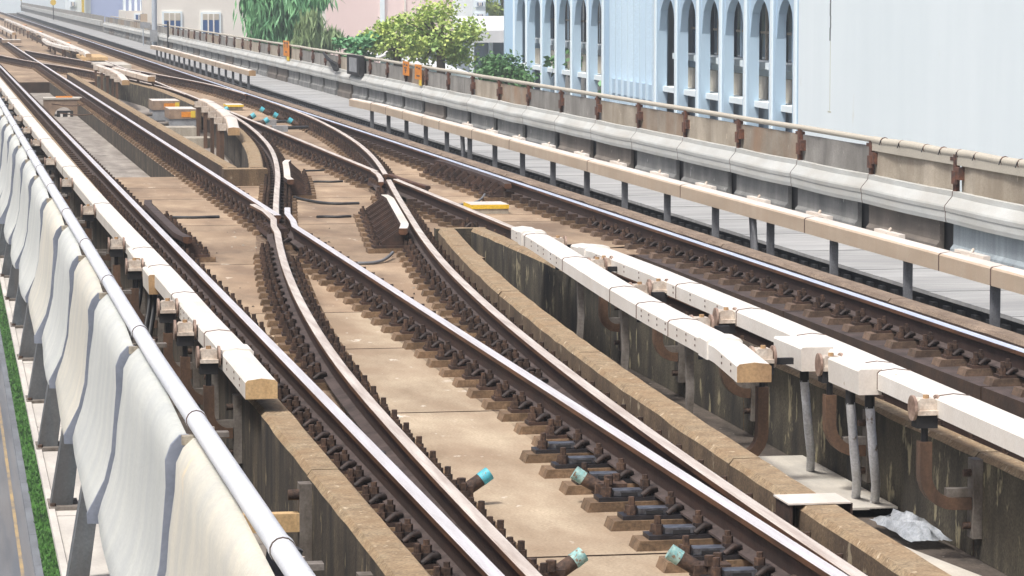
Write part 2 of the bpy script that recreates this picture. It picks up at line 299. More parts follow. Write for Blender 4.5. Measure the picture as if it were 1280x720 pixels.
# floors in the service channels
def strip(mb, fL, fR, s0, s1, z0, z1, m, n=None, top=None, side=None, front=None):
    n = n or max(2, int((s1-s0)/1.5)+1); ss = np.linspace(s0, s1, n); vs = []
    for s in ss: a, b = fL(s), fR(s); vs += [(a, s, z1), (b, s, z1), (b, s, z0), (a, s, z0)]
    fs = []; ms = []
    for i in range(n-1):
        o = i*4
        for j, mm in enumerate((top or m, m, m, side or m)): fs.append([o+j, o+(j+1) % 4, o+4+(j+1) % 4, o+4+j]); ms.append(mm)
    fs += [[0, 1, 2, 3], [(n-1)*4+j for j in (3, 2, 1, 0)]]; ms += [front or m, m]
    mb.add(vs, fs, ms)
def cst(v): return lambda s: v
def offs(f, d): return lambda s: f(s)+d
# left channel floor, pale channel floor on the right, grey floors in the openings
for i, s in enumerate(np.arange(8, 120, 3.0)):
    g = MB(); strip(g, cst(1.16), offs(L1, -.50), s, s+2.98, -.598, -.585, 'floor_dirty' if i % 3 else 'floor'); struct('channel_floor', g)
s = 8.0
while s < 33:
    e = min(s+2.4, 33.4)
    g = MB(); strip(g, offs(RP, .43), lambda q: max(5.66 if q < 17.3 else 5.32, RP(q)+.5), s, e-.02, -.598, -.55, 'floor_light'); struct('channel_floor', g); s = e
for i, s in enumerate(np.arange(49.5, 99, 4.0)):
    g = MB(); strip(g, offs(L1, .28), offs(R1, -.27), s+.01, min(s+3.98, 99.3), -.599, -.57, 'floor'); struct('channel_floor', g)
g = MB(); strip(g, offs(R1, .6), lambda q: min(LP(q)-.5 if q < 72 else BL(q)-.6, 6), 47.2, 100, -.599, -.56, 'floor'); struct('channel_floor', g)
# ---- track bed slabs
jn = [NEAR-2, 10.5, 15.7, 21.3, 25.2, 28.1, 33.2]
def bedslab(fL, fR, s0, s1, m='slab', side='wall_brown', front='wall_brown', gap=.02):
    g = MB(); strip(g, fL, fR, s0+gap, s1-gap, -.598, -.25, 'wall_brown', top=m, side=side, front=front); struct('trackbed_slab', g)
for a, b in zip(jn, jn[1:]): bedslab(offs(L1, -.27), offs(RP, .20), a, b, 'slab_near' if a < 26 else 'slab')
for a, b in zip([33.2, 38.8, 40, 43.7], [38.8, 40, 43.7, 46.2]): bedslab(offs(L1, -.27), (offs(RP, .20) if b < 34.7 else lambda s: BR(s)+.17), a, b) if a > 34 else bedslab(offs(L1, -.27), lambda s: RP(s)+.2 if s < 34.7 else BR(s)+.17, a, b)
# fill between 34.7 and 38.8 on the right
bedslab(lambda s: 5.95, lambda s: BR(s)+.17, 33.75, 38.8) if False else None
for a, b in zip([NEAR-2, 12, 17, 22, 27.5], [12, 17, 22, 27.5, 33.7]):
    bedslab(cst(5.87), offs(BL, .33), a, b); bedslab(offs(BR, -.34), offs(BR, .17), a, b, m='rail_foot', side='wall_brown')
bedslab(cst(5.87), lambda s: BR(s)+.17, 33.7, 34.6)
bedslab(offs(L1, -.27), lambda s: BR(s)+.17, 46.2, 49.0)
NJ = [49, 54, 59.5, 65, 70.5, 76, 81.5, 87, 92.5, 99.6]
for a, b in zip(NJ, NJ[1:]):
    bedslab(offs(L1, -.27), offs(L1, .26), a, b); bedslab(offs(R1, -.26), offs(R1, .33), a, b, side='wall_dark')
    bedslab(lambda s: (LP(s) if s < 70 else (BL(s) if s < 79 else YR(s)))-.18, lambda s: BR(s)+.17, a, b)
s = 99.6
while s < FAR-6:
    e = s+(5.5 if s < 200 else 30); bedslab(lambda q: 1.8, lambda q: BR(q)+.17, s, min(e, FAR-1)); s = e
# ------------------------------------------------------------------ upstands (guard walls)
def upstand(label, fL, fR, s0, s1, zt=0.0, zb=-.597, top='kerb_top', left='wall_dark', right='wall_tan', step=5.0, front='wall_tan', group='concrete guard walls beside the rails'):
    t = thing('guard_wall', label, 'wall', (fL(s0), s0, zb), group); s = s0; k = 0
    while s < s1-.05:
        e = min(s+step+(.3*((k*7) % 3)-.3), s1)
        if s1-e < 1: e = s1
        n = max(3, int((e-s)/.3)); ss = np.linspace(s+.012, e-.012, n); vs = []; g = MB(); r_ = np.random.default_rng(int(s*10)+3)
        for q in ss:
            j1, j2 = r_.normal()*.004, r_.normal()*.003; a, b = fL(q), fR(q)
            vs += [(a+.025+j1, q, zt), (b-.02+j2, q, zt), (b, q, zt-.02), (b, q, zb), (a, q, zb), (a+j1*.5, q, zt-.03+j2)]
        fs = []; ms = []
        for i in range(n-1):
            for j, mm in enumerate((top, top, right, left, left, top)): fs.append([i*6+j, i*6+(j+1) % 6, i*6+6+(j+1) % 6, i*6+6+j]); ms.append(mm)
        fs += [list(range(6)), [(n-1)*6+j for j in range(5, -1, -1)]]; ms += [front, front]
        g.add(vs, fs, ms); part('wall_segment', g, t); s = e; k += 1
    return t
U2R = offs(RP, .42)
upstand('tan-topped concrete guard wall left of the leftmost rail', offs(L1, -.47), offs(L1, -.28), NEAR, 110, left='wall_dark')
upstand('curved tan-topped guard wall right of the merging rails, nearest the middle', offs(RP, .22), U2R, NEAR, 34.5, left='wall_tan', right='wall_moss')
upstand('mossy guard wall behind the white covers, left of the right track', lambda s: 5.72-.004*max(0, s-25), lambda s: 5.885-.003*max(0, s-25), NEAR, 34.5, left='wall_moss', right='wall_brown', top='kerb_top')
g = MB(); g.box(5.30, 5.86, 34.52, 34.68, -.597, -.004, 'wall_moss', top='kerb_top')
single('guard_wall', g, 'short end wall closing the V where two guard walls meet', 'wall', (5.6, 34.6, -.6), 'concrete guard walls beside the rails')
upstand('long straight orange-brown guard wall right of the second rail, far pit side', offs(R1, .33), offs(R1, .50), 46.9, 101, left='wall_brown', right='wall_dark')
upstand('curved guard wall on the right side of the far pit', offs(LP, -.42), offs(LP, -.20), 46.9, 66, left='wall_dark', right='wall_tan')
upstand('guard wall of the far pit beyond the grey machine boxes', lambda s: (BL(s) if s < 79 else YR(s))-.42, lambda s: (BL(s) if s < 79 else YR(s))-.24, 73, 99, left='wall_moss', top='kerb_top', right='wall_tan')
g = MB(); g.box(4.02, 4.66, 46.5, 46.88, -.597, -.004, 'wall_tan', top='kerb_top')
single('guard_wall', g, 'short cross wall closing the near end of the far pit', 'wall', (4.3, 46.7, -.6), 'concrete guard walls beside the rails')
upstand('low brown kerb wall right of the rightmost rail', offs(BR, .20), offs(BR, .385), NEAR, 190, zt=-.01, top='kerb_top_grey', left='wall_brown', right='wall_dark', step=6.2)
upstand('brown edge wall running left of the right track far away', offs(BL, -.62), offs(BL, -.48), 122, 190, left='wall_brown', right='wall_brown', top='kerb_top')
# cross beam over the far opening, brown with a round-topped hole
t = thing('cross_beam', 'brown cross beam with arched hole spanning the far opening in the left track', 'beam', (3, 81.5, -.6))
g = MB(); xa, xb, y0, y1 = 2.53, 3.46, 81.2, 82.1
arc = [(3.01+.24*math.cos(a), -.57+.22*math.sin(a)) for a in np.linspace(math.pi, 0, 9)]
poly = [(xa, -.59), (xa, -.16), (xb, -.16), (xb, -.59), (arc[-1][0], -.59)]+arc[::-1]+[(arc[0][0], -.59)]
g.prism(poly, y0, y1, 'machine_brown', 'machine_brown'); part('beam_body', g, t)
g = MB(); g.box(xa-.02, xb+.02, y0-.02, y1+.02, -.158, -.12, 'floor_light'); part('top_slab', g, t)
g = MB(); g.box(2.83, 3.24, 81.45, 81.75, -.118, -.09, 'orange'); part('orange_plate', g, t)
g = MB(); g.box(2.82, 3.22, 80.6, 80.72, -.57, -.42, 'black'); g.box(2.90, 2.96, 80.5, 80.58, -.57, -.47, 'cover'); g.box(3.08, 3.14, 80.5, 80.58, -.57, -.47, 'cover')
single('cable_box', g, 'small black box with two white tags in front of the brown beam', 'box', (3, 80.6, -.57))
for k, (s, z) in enumerate(((78.5, -.17), (73.5, -.2))):
    g = MB(); g.tube([(2.62+j*.1, s+.1*math.sin(j*.7), z-.05*math.sin(j/9*math.pi)) for j in range(10)], .014, 'bracket')
    single('cross_rod', g, '%s thin brown rod crossing the opening near the brown beam' % ('farther' if k == 0 else 'nearer'), 'rod', (3, s, z), 'rods across the opening')
# ------------------------------------------------------------------ rails and their fasteners
PR = [(-.030, 0), (.030, 0), (.036, -.007), (.036, -.036), (.009, -.05), (.009, -.145), (.075, -.160), (.075, -.172), (-.075, -.172), (-.075, -.160), (-.009, -.145), (-.009, -.05), (-.036, -.036), (-.036, -.007)]
def railm(top): return [top, top, 'rail_head_side', 'rail_side', 'rail_side', 'rail_foot', 'rail_foot', 'rail_foot', 'rail_foot', 'rail_foot', 'rail_side', 'rail_side', 'rail_head_side', top]
def hexn(mb, x, y, z, r, h, m): mb.tube([(x, y, z), (x, y, z+h)], r, m, n=6, smooth=False)
FM = {}
def fast_meshes():
    for side in (-1, 1):
        for big in (0, 1):
            L = .46 if big else .27
            pad = MB(); a, b = sorted((side*.004, side*L)); pad.prism([(a, -.25), (b, -.25), (b-.02*(side > 0), -.197), (a+.02*(side < 0), -.197)], -.095, .095, 'pad')
            pl = MB(); a, b = sorted((side*.002, side*(L-.07))); pl.box(a, b, -.075, .075, -.196, -.174, 'plate_dark' if big else 'plate')
            # clip : bent spring bar resting on the rail foot
            cl = MB(); x = side
            pts = [(x*.145, -.06, -.17), (x*.10, -.055, -.135), (x*.062, -.03, -.142), (x*.062, .03, -.142), (x*.10, .055, -.135), (x*.145, .06, -.17)]
            cl.tube(pts, .017, 'clip', n=6); cl.box(*sorted((x*.085, x*.135)), -.03, .03, -.174, -.125, 'clip')
            if big: cl.box(*sorted((x*.14, x*.30)), -.05, .05, -.171, -.14, 'slide'); cl.box(*sorted((x*.17, x*.26)), -.06, .06, -.171, -.15, 'black')
            bo = MB(); bx = x*(.335 if big else .165)
            hexn(bo, bx, -.03, -.174, .027, .012, 'bolt'); hexn(bo, bx, -.03, -.162, .028, .04, 'bolt'); hexn(bo, bx, -.03, -.122, .018, .045, 'bolt')
            bo3 = MB(); hexn(bo3, bx, .045, -.174, .027, .012, 'bolt'); hexn(bo3, bx, .045, -.162, .021, .028, 'bolt')
            bo2 = MB(); hexn(bo2, x*.115, 0, -.126, .028, .038, 'bolt'); hexn(bo2, x*.115, 0, -.088, .016, .026, 'bolt')
            far = MB()
            for q in (pad, pl, cl, bo, bo2, bo3):
                for f, mi_, sm in zip(q.f, q.m, q.sm): far.add([q.v[i] for i in f], [list(range(len(f)))], q.mats[mi_], sm)
            ms = []
            for q, nme in ((pad, 'concrete_pad'), (pl, 'base_plate'), (cl, 'rail_clip'), (bo, 'anchor_bolt'), (bo2, 'clip_bolt'), (bo3, 'anchor_bolt'), (far, 'rail_fastener')):
                me = mesh(q, nme); recalc(me); ms.append(me)
            FM[(side, big)] = ms
fast_meshes()
ALLR = []   # (f, s0, s1)
def neighbours(f, s, me):
    L = Rr = 9
    for (h, a, b) in ALLR:
        if h is me or s < a-.5 or s > b+.5: continue
        d = h(s)-f(s)
        if -1.2 < d < 0: L = min(L, -d)
        if 0 < d < 1.2: Rr = min(Rr, d)
    return L, Rr
RAILS = []
def rail(label, f, s0, s1, z=0., top='rail_top', wing0=None, wing1=None, fs0=None, fs1=None, bigL=None, bigR=None):
    RAILS.append(dict(label=label, f=f, s0=s0, s1=s1, z=z, top=top, w0=wing0, w1=wing1, fs0=fs0 or s0, fs1=fs1 or s1, bigL=bigL, bigR=bigR)); ALLR.append((f, s0, s1))
rail('leftmost running rail, full length, with shiny top', L1, NEAR, FAR)
rail('bright rail running from the first frog down to the bottom right of centre', R1, NEAR, 35.2, z=-.001, wing1=[(3.90, 36.1), (3.955, 37.2), (4.06, 38.2)], bigL=19.5)
rail('long straight bright rail from the first frog up to the far left', R1, 36.9, FAR, z=-.001)
rail('curved dull rail beside the leftmost rail, below the first frog', LP, NEAR, 34.4, z=-.003, top='rail_top_dull', wing1=[(3.60, 35.3), (3.71, 36.4), (3.745, 37.7), (3.71, 38.9)])
rail('curved dull rail from the first frog to the right track far away', LP, 36.9, 72, z=-.003, top='rail_top_dull')
rail('curved outer rail beside the curved guard wall, ending at the second frog', RP, NEAR, 43.6, z=-.003, top='rail_top_dull')
rail('curved rail from the second frog merging into the rightmost rail', RP, 44.9, 76, z=-.004, top='rail_top_dull')
rail('rail left of the white covers, right of the second frog', BL, NEAR, 43.7, z=-.001, top='rail_top_dull')
rail('left rail of the right track from the second frog to far distance', BL, 45.6, FAR, z=-.001, top='rail_top_dull')
rail('rightmost running rail with blue-white sky shine coloured into its top', BR, NEAR, FAR, top='rail_top_sky_sheen')
rail('far crossover rail nearest the right track', XR, 80, 139, z=-.005, top='rail_top_dull')
rail('far crossover rail nearest the left track', YR, 80, 138, z=-.006, top='rail_top_dull')
for r in RAILS:
    f = r['f']; pts = path(f, r['s0'], min(r['s1'], 200), 1.0, z=r['z'])
    if r['s1'] > 200: pts += path(f, 204, r['s1'], 20, z=r['z'])
    if r['w1']: pts += [(a, b, r['z']) for a, b in r['w1']]
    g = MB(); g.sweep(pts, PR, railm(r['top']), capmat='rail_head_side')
    t = thing('rail', r['label'], 'rail', (f(r['s0']), r['s0'], -.2), 'running rails of the two tracks')
    part('rail_bar', g, t)
    step = .62; s = r['fs0']+.31; cnt = 0; stuff = MB(); base = BASE[t.name]
    while s < min(r['fs1'], 185):
        dL, dR = neighbours(f, s, f); sl_ = (f(s+.1)-f(s-.1))/.2; ang = -math.atan(sl_)
        for side, d in ((-1, dL), (1, dR)):
            if d < .34 or (d < .5 and side == 1): continue
            big = 1 if (side == -1 and r['bigL'] and s < r['bigL']) else 0
            P = Vector((f(s), s, 0)); ms = FM[(side, big)]
            if cnt < 96:
                if s < 34:
                    root = None; keep = []
                    for k, me in enumerate(ms[:6]):
                        o = bpy.data.objects.new(('rail_fastener' if k == 0 else me.name), me); C.objects.link(o)
                        if k == 0: o.parent = t; o.location = P-base; o.rotation_euler = (0, 0, ang); root = o
                        else: o.parent = root
                else:
                    o = bpy.data.objects.new('rail_fastener', ms[6]); C.objects.link(o); o.parent = t; o.location = P-base; o.rotation_euler = (0, 0, ang)
                if f is BR:
                    q_ = root if s < 34 else o; q_.material_slots[0].link = 'OBJECT'; q_.material_slots[0].material = M['pad_dark']
                cnt += 1
            elif s < 170:
                # far ones: one low-detail block each, all in one stuff part
                x0, x1 = sorted((side*.07, side*.26)); stuff.box(P.x+x0, P.x+x1, s-.09, s+.09, -.25, -.197, 'pad')
                x0, x1 = sorted((side*.07, side*.20)); stuff.box(P.x+x0, P.x+x1, s-.07, s+.07, -.196, -.12, 'bolt')
        s += step
    if stuff.v: part('far_fasteners', stuff, t, kind='stuff')
# brown iron dust lying on the slabs along the rails
m = mat('dust', (.11, .062, .038), (.07, .04, .026), scale=(9, 4, 9), rough=.95)
n_ = m.node_tree.nodes; l_ = m.node_tree.links; ge = n_.new('ShaderNodeNewGeometry'); mp = n_.new('ShaderNodeMapping'); mp.inputs['Scale'].default_value = (16, 3.5, 1); tn = n_.new('ShaderNodeTexNoise'); tn.inputs['Scale'].default_value = 1; tn.inputs['Detail'].default_value = 6
mr = n_.new('ShaderNodeMapRange'); mr.inputs['From Min'].default_value = .32; mr.inputs['From Max'].default_value = .78; mr.inputs['To Max'].default_value = .6
l_.new(ge.outputs['Position'], mp.inputs[0]); l_.new(mp.outputs[0], tn.inputs['Vector']); l_.new(tn.outputs['Fac'], mr.inputs['Value']); l_.new(mr.outputs[0], n_['Principled BSDF'].inputs['Alpha'])
q_ = 0
for f, a, b in ((L1, NEAR, 46), (R1, NEAR, 46), (LP, NEAR, 46), (RP, NEAR, 46), (BL, 35, 46), (BR, 35, 46), (LP, 49.5, 66), (RP, 49.5, 75), (BL, 49.5, 75)):
    for wd in (.235,):
        g = MB(); q_ += 1; n = int(b-a)+1; V = []
        for y in np.linspace(a, b, n):
            lo = max(f(y)-wd, 2.21, (LP(y)-.17) if a > 49 else 0); hi = min(f(y)+wd, RP(y)+.19 if y < 34.5 else BR(y)+.16, 99)
            V += [(lo, y, -.2495+.0011*q_/4+.003), (hi, y, -.2495+.0011*q_/4+.003)]
        g.add(V, [[2*k, 2*k+1, 2*k+3, 2*k+2] for k in range(n-1)], 'dust'); struct('iron_dust', g)
# rusty end of the wing rail at the second frog and stub wing
g = MB(); g.sweep([(6.245, 45.0, -.006), (6.255, 44.0, -.006), (6.30, 43.0, -.008), (6.37, 42.2, -.012)], PR, railm('rail_head_side'), capmat='rail_side')
single('wing_rail', g, 'rusty wing rail end right of the second frog', 'rail', (6.25, 44, -.2), 'wing rails at the frogs')
g = MB(); g.sweep([(6.125, 45.9, -.004), (6.08, 45.0, -.004), (5.97, 43.9, -.004), (5.86, 43.1, -.004)], PR, railm('rail_top_dull'), capmat='rail_head_side')
single('wing_rail', g, 'bent wing rail stub with cut end left of the second frog', 'rail', (6.0, 44.5, -.2), 'wing rails at the frogs')
# frog fill blocks
for x, y, lab in ((3.74, 37.0, 'first'), (6.14, 45.2, 'second')):
    g = MB(); g.prism([(x-.13, -.20), (x+.13, -.20), (x+.10, -.10), (x-.10, -.10)], y-.9, y+.5, 'rail_side')
    for k in range(5):
        for q in (-1, 1): hexn(g, x+q*.11, y-.8+.27*k, -.14, .025, .05, 'bolt')
    single('frog_block', g, 'dark bolted casting block under the %s rail crossing' % lab, 'rail casting', (x, y, -.2))
# slide chairs and rods inside the switch between left rail pair and right rail pair
for i in range(16):
    s = 9.2+i*.62
    for f, f2, lab in ((L1, LP, 'left'), (R1, RP, 'right')):
        a, b = f(s)+.08, f2(s)-.08
        if b-a < .03: continue
        g = MB(); g.box(a-.05, b+.05, s-.07, s+.07, -.20, -.176, 'slide'); g.box((a+b)/2-.02, (a+b)/2+.02, s-.05, s+.05, -.175, -.10, 'plate_dark')
        single('slide_plate', g, '%s oily slide plate from the bottom between the %s pair of close rails' % (ordn(i+1), lab), 'slide plate', ((a+b)/2, s, -.2), 'slide plates between switch rails')
# ------------------------------------------------------------------ guard bars with gusset brackets
def guard(label, f, s0, s1, side, d, n, pale=True, reach=.34, zt=.03):
    ss = np.linspace(s0, s1, n*2+1); t = thing('check_rail', label, 'check rail', (f(s0)+side*d, s0, -.2), 'check rails on brackets')
    pts = []
    for q in ss:
        e = max(0, (s0+.6-q)/.6)+max(0, (q-s1+.6)/.6); pts.append((f(q)+side*(d+.05*e), q, zt-.0*e))
    g = MB(); g.sweep(pts, [(-.045, 0), (.045, 0), (.05, -.05), (.03, -.07), (-.03, -.07), (-.05, -.05)], ['cover_top' if pale else 'rail_foot', 'rail_head_side', 'rail_side', 'rail_side', 'rail_side', 'rail_side'], capmat='rail_head_side'); part('guard_bar', g, t)
    for k in range(n):
        q = s0+.25+(s1-s0-.5)*k/(n-1); x0 = f(q)+side*(d+.045); x1 = x0+side*reach; g = MB()
        g.prism([(x0, zt-.03), (x0+side*.03, zt-.02), (x1-side*.03, -.13), (x1-side*.03, -.17), (x0, -.17)], q-.07, q-.045, 'plate'); g.prism([(x0, zt-.03), (x0+side*.03, zt-.02), (x1-side*.03, -.13), (x1-side*.03, -.17), (x0, -.17)], q+.045, q+.07, 'plate')
        g.add([(x0, q-.045, zt-.035), (x1-side*.03, q-.045, -.14), (x1-side*.03, q+.045, -.14), (x0, q+.045, zt-.035)], [[0, 1, 2, 3]], 'rail_side')
        g.box(*sorted((x0-side*.02, x1+side*.06)), q-.11, q+.11, -.197, -.17, 'plate'); part('gusset', g, t)
        g = MB(); hexn(g, x1+side*.02, q-.05, -.17, .028, .05, 'bolt'); hexn(g, x1+side*.02, q-.05, -.12, .016, .03, 'bolt'); part('gusset_bolt', g, t); g = MB(); hexn(g, x1+side*.02, q+.06, -.17, .026, .04, 'bolt'); part('gusset_bolt', g, t)
        g = MB(); g.box(*sorted((x0-side*.02, x1+side*.12)), q-.12, q+.12, -.249, -.198, 'pad'); part('concrete_pad', g, t)
guard('pale-topped check rail with brown gussets above the first frog', LP, 43.3, 48.3, 1, .13, 9, reach=.22)
guard('pale-topped check rail with big brown gussets left of the curved rail at centre', RP, 34.2, 39.9, -1, .13, 8, reach=.27)
guard('dark brown check rail with gussets beside the leftmost rail', L1, 33.4, 39.4, 1, .13, 9, pale=False, reach=.19)
guard('long brown check rail with gussets beside the rightmost rail', BR, 42.4, 48.6, -1, .12, 10, pale=False, reach=.18, zt=-.005)
# ------------------------------------------------------------------ third-rail covers
def rprof(w_, h, zt, a0=0, crown=.008):
    return [(a0-w_/2+.015, zt-.003), (a0, zt+crown), (a0+w_/2-.015, zt-.003), (a0+w_/2, zt-.018), (a0+w_/2, zt-h), (a0-w_/2, zt-h), (a0-w_/2, zt-.018)]
def cover(label, pts, w_=.2, h=.115, mside='cover', mtop='cover', end='endboard', seams=(), dots=(), dside=-1, group='white third-rail covers'):
    ys = [p[1] for p in pts]; t = thing('third_rail_cover', label, 'rail cover', pts[0], group)
    g = MB(); g.sweep(pts, rprof(w_, h, 0), [mtop, mtop, mtop, mside, 'black', mside, mside], capmat=end); part('cover_shell', g, t)
    lab = np.interp
    X = lambda q: float(np.interp(q, ys, [p[0] for p in pts])); Z = lambda q: float(np.interp(q, ys, [p[2] for p in pts]))
    g = MB(); g.sweep([(p[0]+.02, p[1], p[2]) for p in pts[1:-1]] if len(pts) > 3 else [(p[0]+.02, p[1], p[2]) for p in pts], [(-.035, -h-.001), (.035, -h-.001), (.035, -h-.03), (-.035, -h-.03)], 'rail_side'); part('conductor_rail', g, t)
    for q in seams:
        g = MB(); g.sweep([(X(q-.006), q-.006, Z(q-.006)), (X(q+.006), q+.006, Z(q+.006))], rprof(w_+.008, h, .004), 'seam'); part('seam', g, t)
    for q in dots:
        g = MB()
        for zz in (-.035, -.075): g.box(*sorted((X(q)+dside*(w_/2), X(q)+dside*(w_/2+.003))), q-.012, q+.012, Z(q)+zz-.007, Z(q)+zz+.007, 'seam')
        part('screw', g, t)
    return X, Z
zc = .25
lcx = curve([(19.6, 1.905), (22, 1.86), (26, 1.83), (34, 1.74), (47, 1.64), (76, 1.50), (105, 1.37)])
LC = [(lcx(s), s, zc) for s in np.arange(21.4, 105, 2.0)]
cx, cz = cover('long white cover along the left track, ending in a tan board', [(1.915, 19.6, zc-.045)]+LC, w_=.2, h=.12,
      seams=[22.05, 24.9, 27.4, 29.3, 35.5, 43, 51, 60, 70], dots=[19.9, 20.2, 20.6, 21.0, 22.6, 22.9, 23.3, 23.7, 24.0, 24.3])
g = MB(); g.sweep([(cx(q), q, cz(q)) for q in (20.9, 21.15)], rprof(.222, .13, .014), 'cover'); single('cover_collar', g, 'raised white collar near the tan-ended tip of the left cover', 'collar', (cx(21), 21, .2), 'collars on the third-rail covers')
mcx = curve([(7, 5.37), (10, 5.42), (15, 5.51), (18, 5.575), (21, 5.63), (24, 5.665), (28, 5.70)])
MC = [(mcx(s), s, .34) for s in np.arange(NEAR, 27, 1.5)]+[(5.695, 27.4, .33), (5.70, 28.4, .305)]
mx, mz = cover('long white cover above the mossy wall, left of the right track', MC, w_=.215, h=.115, seams=[12, 17.1, 18.3, 18.7, 20.3, 22.0, 24.0], dots=[22.6, 23.0, 23.5, 24.1, 24.6, 25.4, 26, 26.6, 27.2, 27.8])
KC = curve([(18.9, 4.87), (20.2, 4.935), (21.8, 4.98), (23.8, 5.07), (26.3, 5.22), (29, 5.39), (31, 5.52)])
kx, kz = cover('curved white cover in the middle, brown board on its near end', [(KC(s), s, .36-.035*(s < 19.3)-.03*max(0, s-28.5)/2) for s in np.arange(18.9, 30.4, .75)], w_=.215, h=.115, end='endboard_red', seams=[19.9, 20.05, 21.2, 22.4, 23.6, 26.3, 29.0], dots=[19.1, 19.4, 20.3, 20.6, 20.9, 21.3, 21.6, 21.9, 22.2, 26.7, 27.1, 27.6, 28, 28.5, 29.3, 29.7])
for X_, Z_, q, lab, w_ in ((kx, kz, 19.85, 'near tip of the curved middle cover', .235), (kx, kz, 29.2, 'far tip of the curved middle cover', .235), (mx, mz, 27.7, 'far tip of the right white cover', .235)):
    g = MB(); g.sweep([(X_(q), q, Z_(q)), (X_(q+.28), q+.28, Z_(q+.28))], rprof(w_, .135, .016), 'cover'); single('cover_collar', g, 'raised white collar at the '+lab, 'collar', (X_(q), q, .3), 'collars on the third-rail covers')
# boxes on the sides of covers with conduits going down
def jbox(label, x0, x1, y0, y1, z0, z1, front='cover'):
    g = MB(); g.prism([(x0+.005, z0), (x1, z0), (x1, z1), (x0+.012, z1), (x0, z1-.012)], y0, y1, 'cover', front); return single('junction_box', g, label, 'box', (x0, y0, z0), 'feeder boxes on the third-rail covers')
jbox('white feeder box on the right cover, the farther of two', 5.32, 5.53, 19.47, 20.15, .20, .352, 'cover_top')  # both right boxes: shade of the near face put into its darker, pinker colour
jbox('white feeder box on the right cover, the nearer of two', 5.355, 5.50, 18.3, 18.97, .195, .348, 'cover_top')
jbox('white feeder box with brown front on the left cover, farther one', 1.66, 1.75, 28.4, 29.6, .07, .235, 'endboard_red')
jbox('white feeder box with brown front on the left cover, nearer one', 1.67, 1.765, 26.7, 27.5, .07, .235, 'endboard_red')
for k, (x, y, bend, lab) in enumerate(((5.42, 19.75, .03, 'pale conduit under the farther feeder box of the right cover'), (5.40, 18.62, .045, 'left pale conduit under the nearer feeder box'), (5.462, 18.42, .05, 'right pale conduit under the nearer feeder box'))):
    t = thing('conduit', lab, 'conduit', (x, y, -.55), 'pale conduits going down into the floor')
    g = MB(); g.tube([(x, y, .20), (x, y, .10)], .03, 'black'); part('rubber_sleeve', g, t)
    g = MB(); g.tube([(x, y, .11), (x+.01, y, 0), (x+.05, y+.08, -.2), (x+.11, y+.22, -.4), (x+.15, y+.38, -.56)], .029, 'conduit', n=10); part('pipe', g, t)
    g = MB(); g.box(x+.06, x+.22, y+.18, y+.62, -.549, -.543, 'black'); part('floor_slot', g, t)
g = MB(); g.box(5.34, 5.70, 18.6, 20.8, -.549, -.535, 'floor_light'); struct('floor_cover_plate', g)
for k, y in enumerate((27.2, 29.0)):
    g = MB()
    for q in range(2): g.tube([(1.72+.05*q, y+.1, .08), (1.70+.04*q, y, -.15), (1.63+.05*q, y-.2, -.4), (1.60, y-.4, -.58)], .022, 'cable')
    single('feeder_cable', g, 'pair of black cables hanging from the %s feeder box of the left cover' % ('nearer', 'farther')[k], 'cable', (1.7, y, -.5), 'black feeder cables')
# insulator on J-shaped hanger
def insulator(label, x, y, z, wallx, zw=-.28, cover_side=1, j=True, zb=-.30, group='insulator hangers'):
    t = thing('insulator_hanger', label, 'insulator', (x, y, -.3), group); d = 1 if wallx > x else -1
    g = MB(); g.prism([(x-.055, z-.045), (x+.055, z-.045), (x+.055, z+.03), (x+.04, z+.045), (x-.04, z+.045), (x-.055, z+.03)], y-.05, y+.05, 'insul')
    g.box(x-.06, x+.06, y-.075, y-.05, z-.045, z-.02, 'insul'); g.box(x+.05*cover_side, x+.2*cover_side, y-.02, y+.02, z-.06, z-.02, 'black') if cover_side > 0 else None; part('insulator_body', g, t)
    for q in (-1, 1):
        g = MB(); g.tube([(x+q*.062, y, z-.01), (x+q*.078, y, z-.01)], .072, 'insul_disc', n=16); part('insulator_disc', g, t)
    g = MB(); hexn(g, x, y-.02, z+.045, .018, .02, 'endboard_red'); part('bolt', g, t)
    g = MB(); g.box(x-.06, x+.06, y-.055, y+.055, z-.12, z-.046, 'black'); g.tube([(x, y, z-.12), (x, y, z-.25)], .02, 'cable'); part('stem', g, t)
    if j:
        g = MB(); r = min(.17, abs(wallx-x)-.08); zt = z-.20; P = [(x, y, zt), (x, y, zb+r)]+[(x+d*(r-r*math.cos(a)), y, zb+r-r*math.sin(a)) for a in np.linspace(.2, math.pi/2, 6)]+[(wallx-d*.06, y, zb)]
        V = []; F_ = []
        for i, p in enumerate(P):
            a_ = Vector(P[min(i+1, len(P)-1)])-Vector(P[max(i-1, 0)]); a_.normalize(); nrm = Vector((a_.z, 0, -a_.x))
            for sx, sy in ((-1, -1), (1, -1), (1, 1), (-1, 1)): V.append(Vector(p)+nrm*.034*sx+Vector((0, .04*sy, 0)))
        for i in range(len(P)-1):
            for k in range(4): F_.append([i*4+k, i*4+(k+1) % 4, i*4+4+(k+1) % 4, i*4+4+k])
        F_ += [[0, 1, 2, 3], [len(V)-4+k for k in range(4)]]
        g.add(V, F_, 'bracket'); part('hanger_arm', g, t)
        g = MB(); g.box(*sorted((wallx-d*.20, wallx-d*.012)), y-.03, y+.03, zb+.036, zb+.085, 'bracket_grey'); g.box(*sorted((wallx-d*.055, wallx-d*.002)), y-.055, y+.055, zb-.2, zb+.25, 'bracket_grey')
        for zz in (.17, -.13): g.tube([(wallx-d*.1, y-.0, zb+zz), (wallx-d*.05, y, zb+zz)], .022, 'bolt', n=6)
        part('wall_plate', g, t)
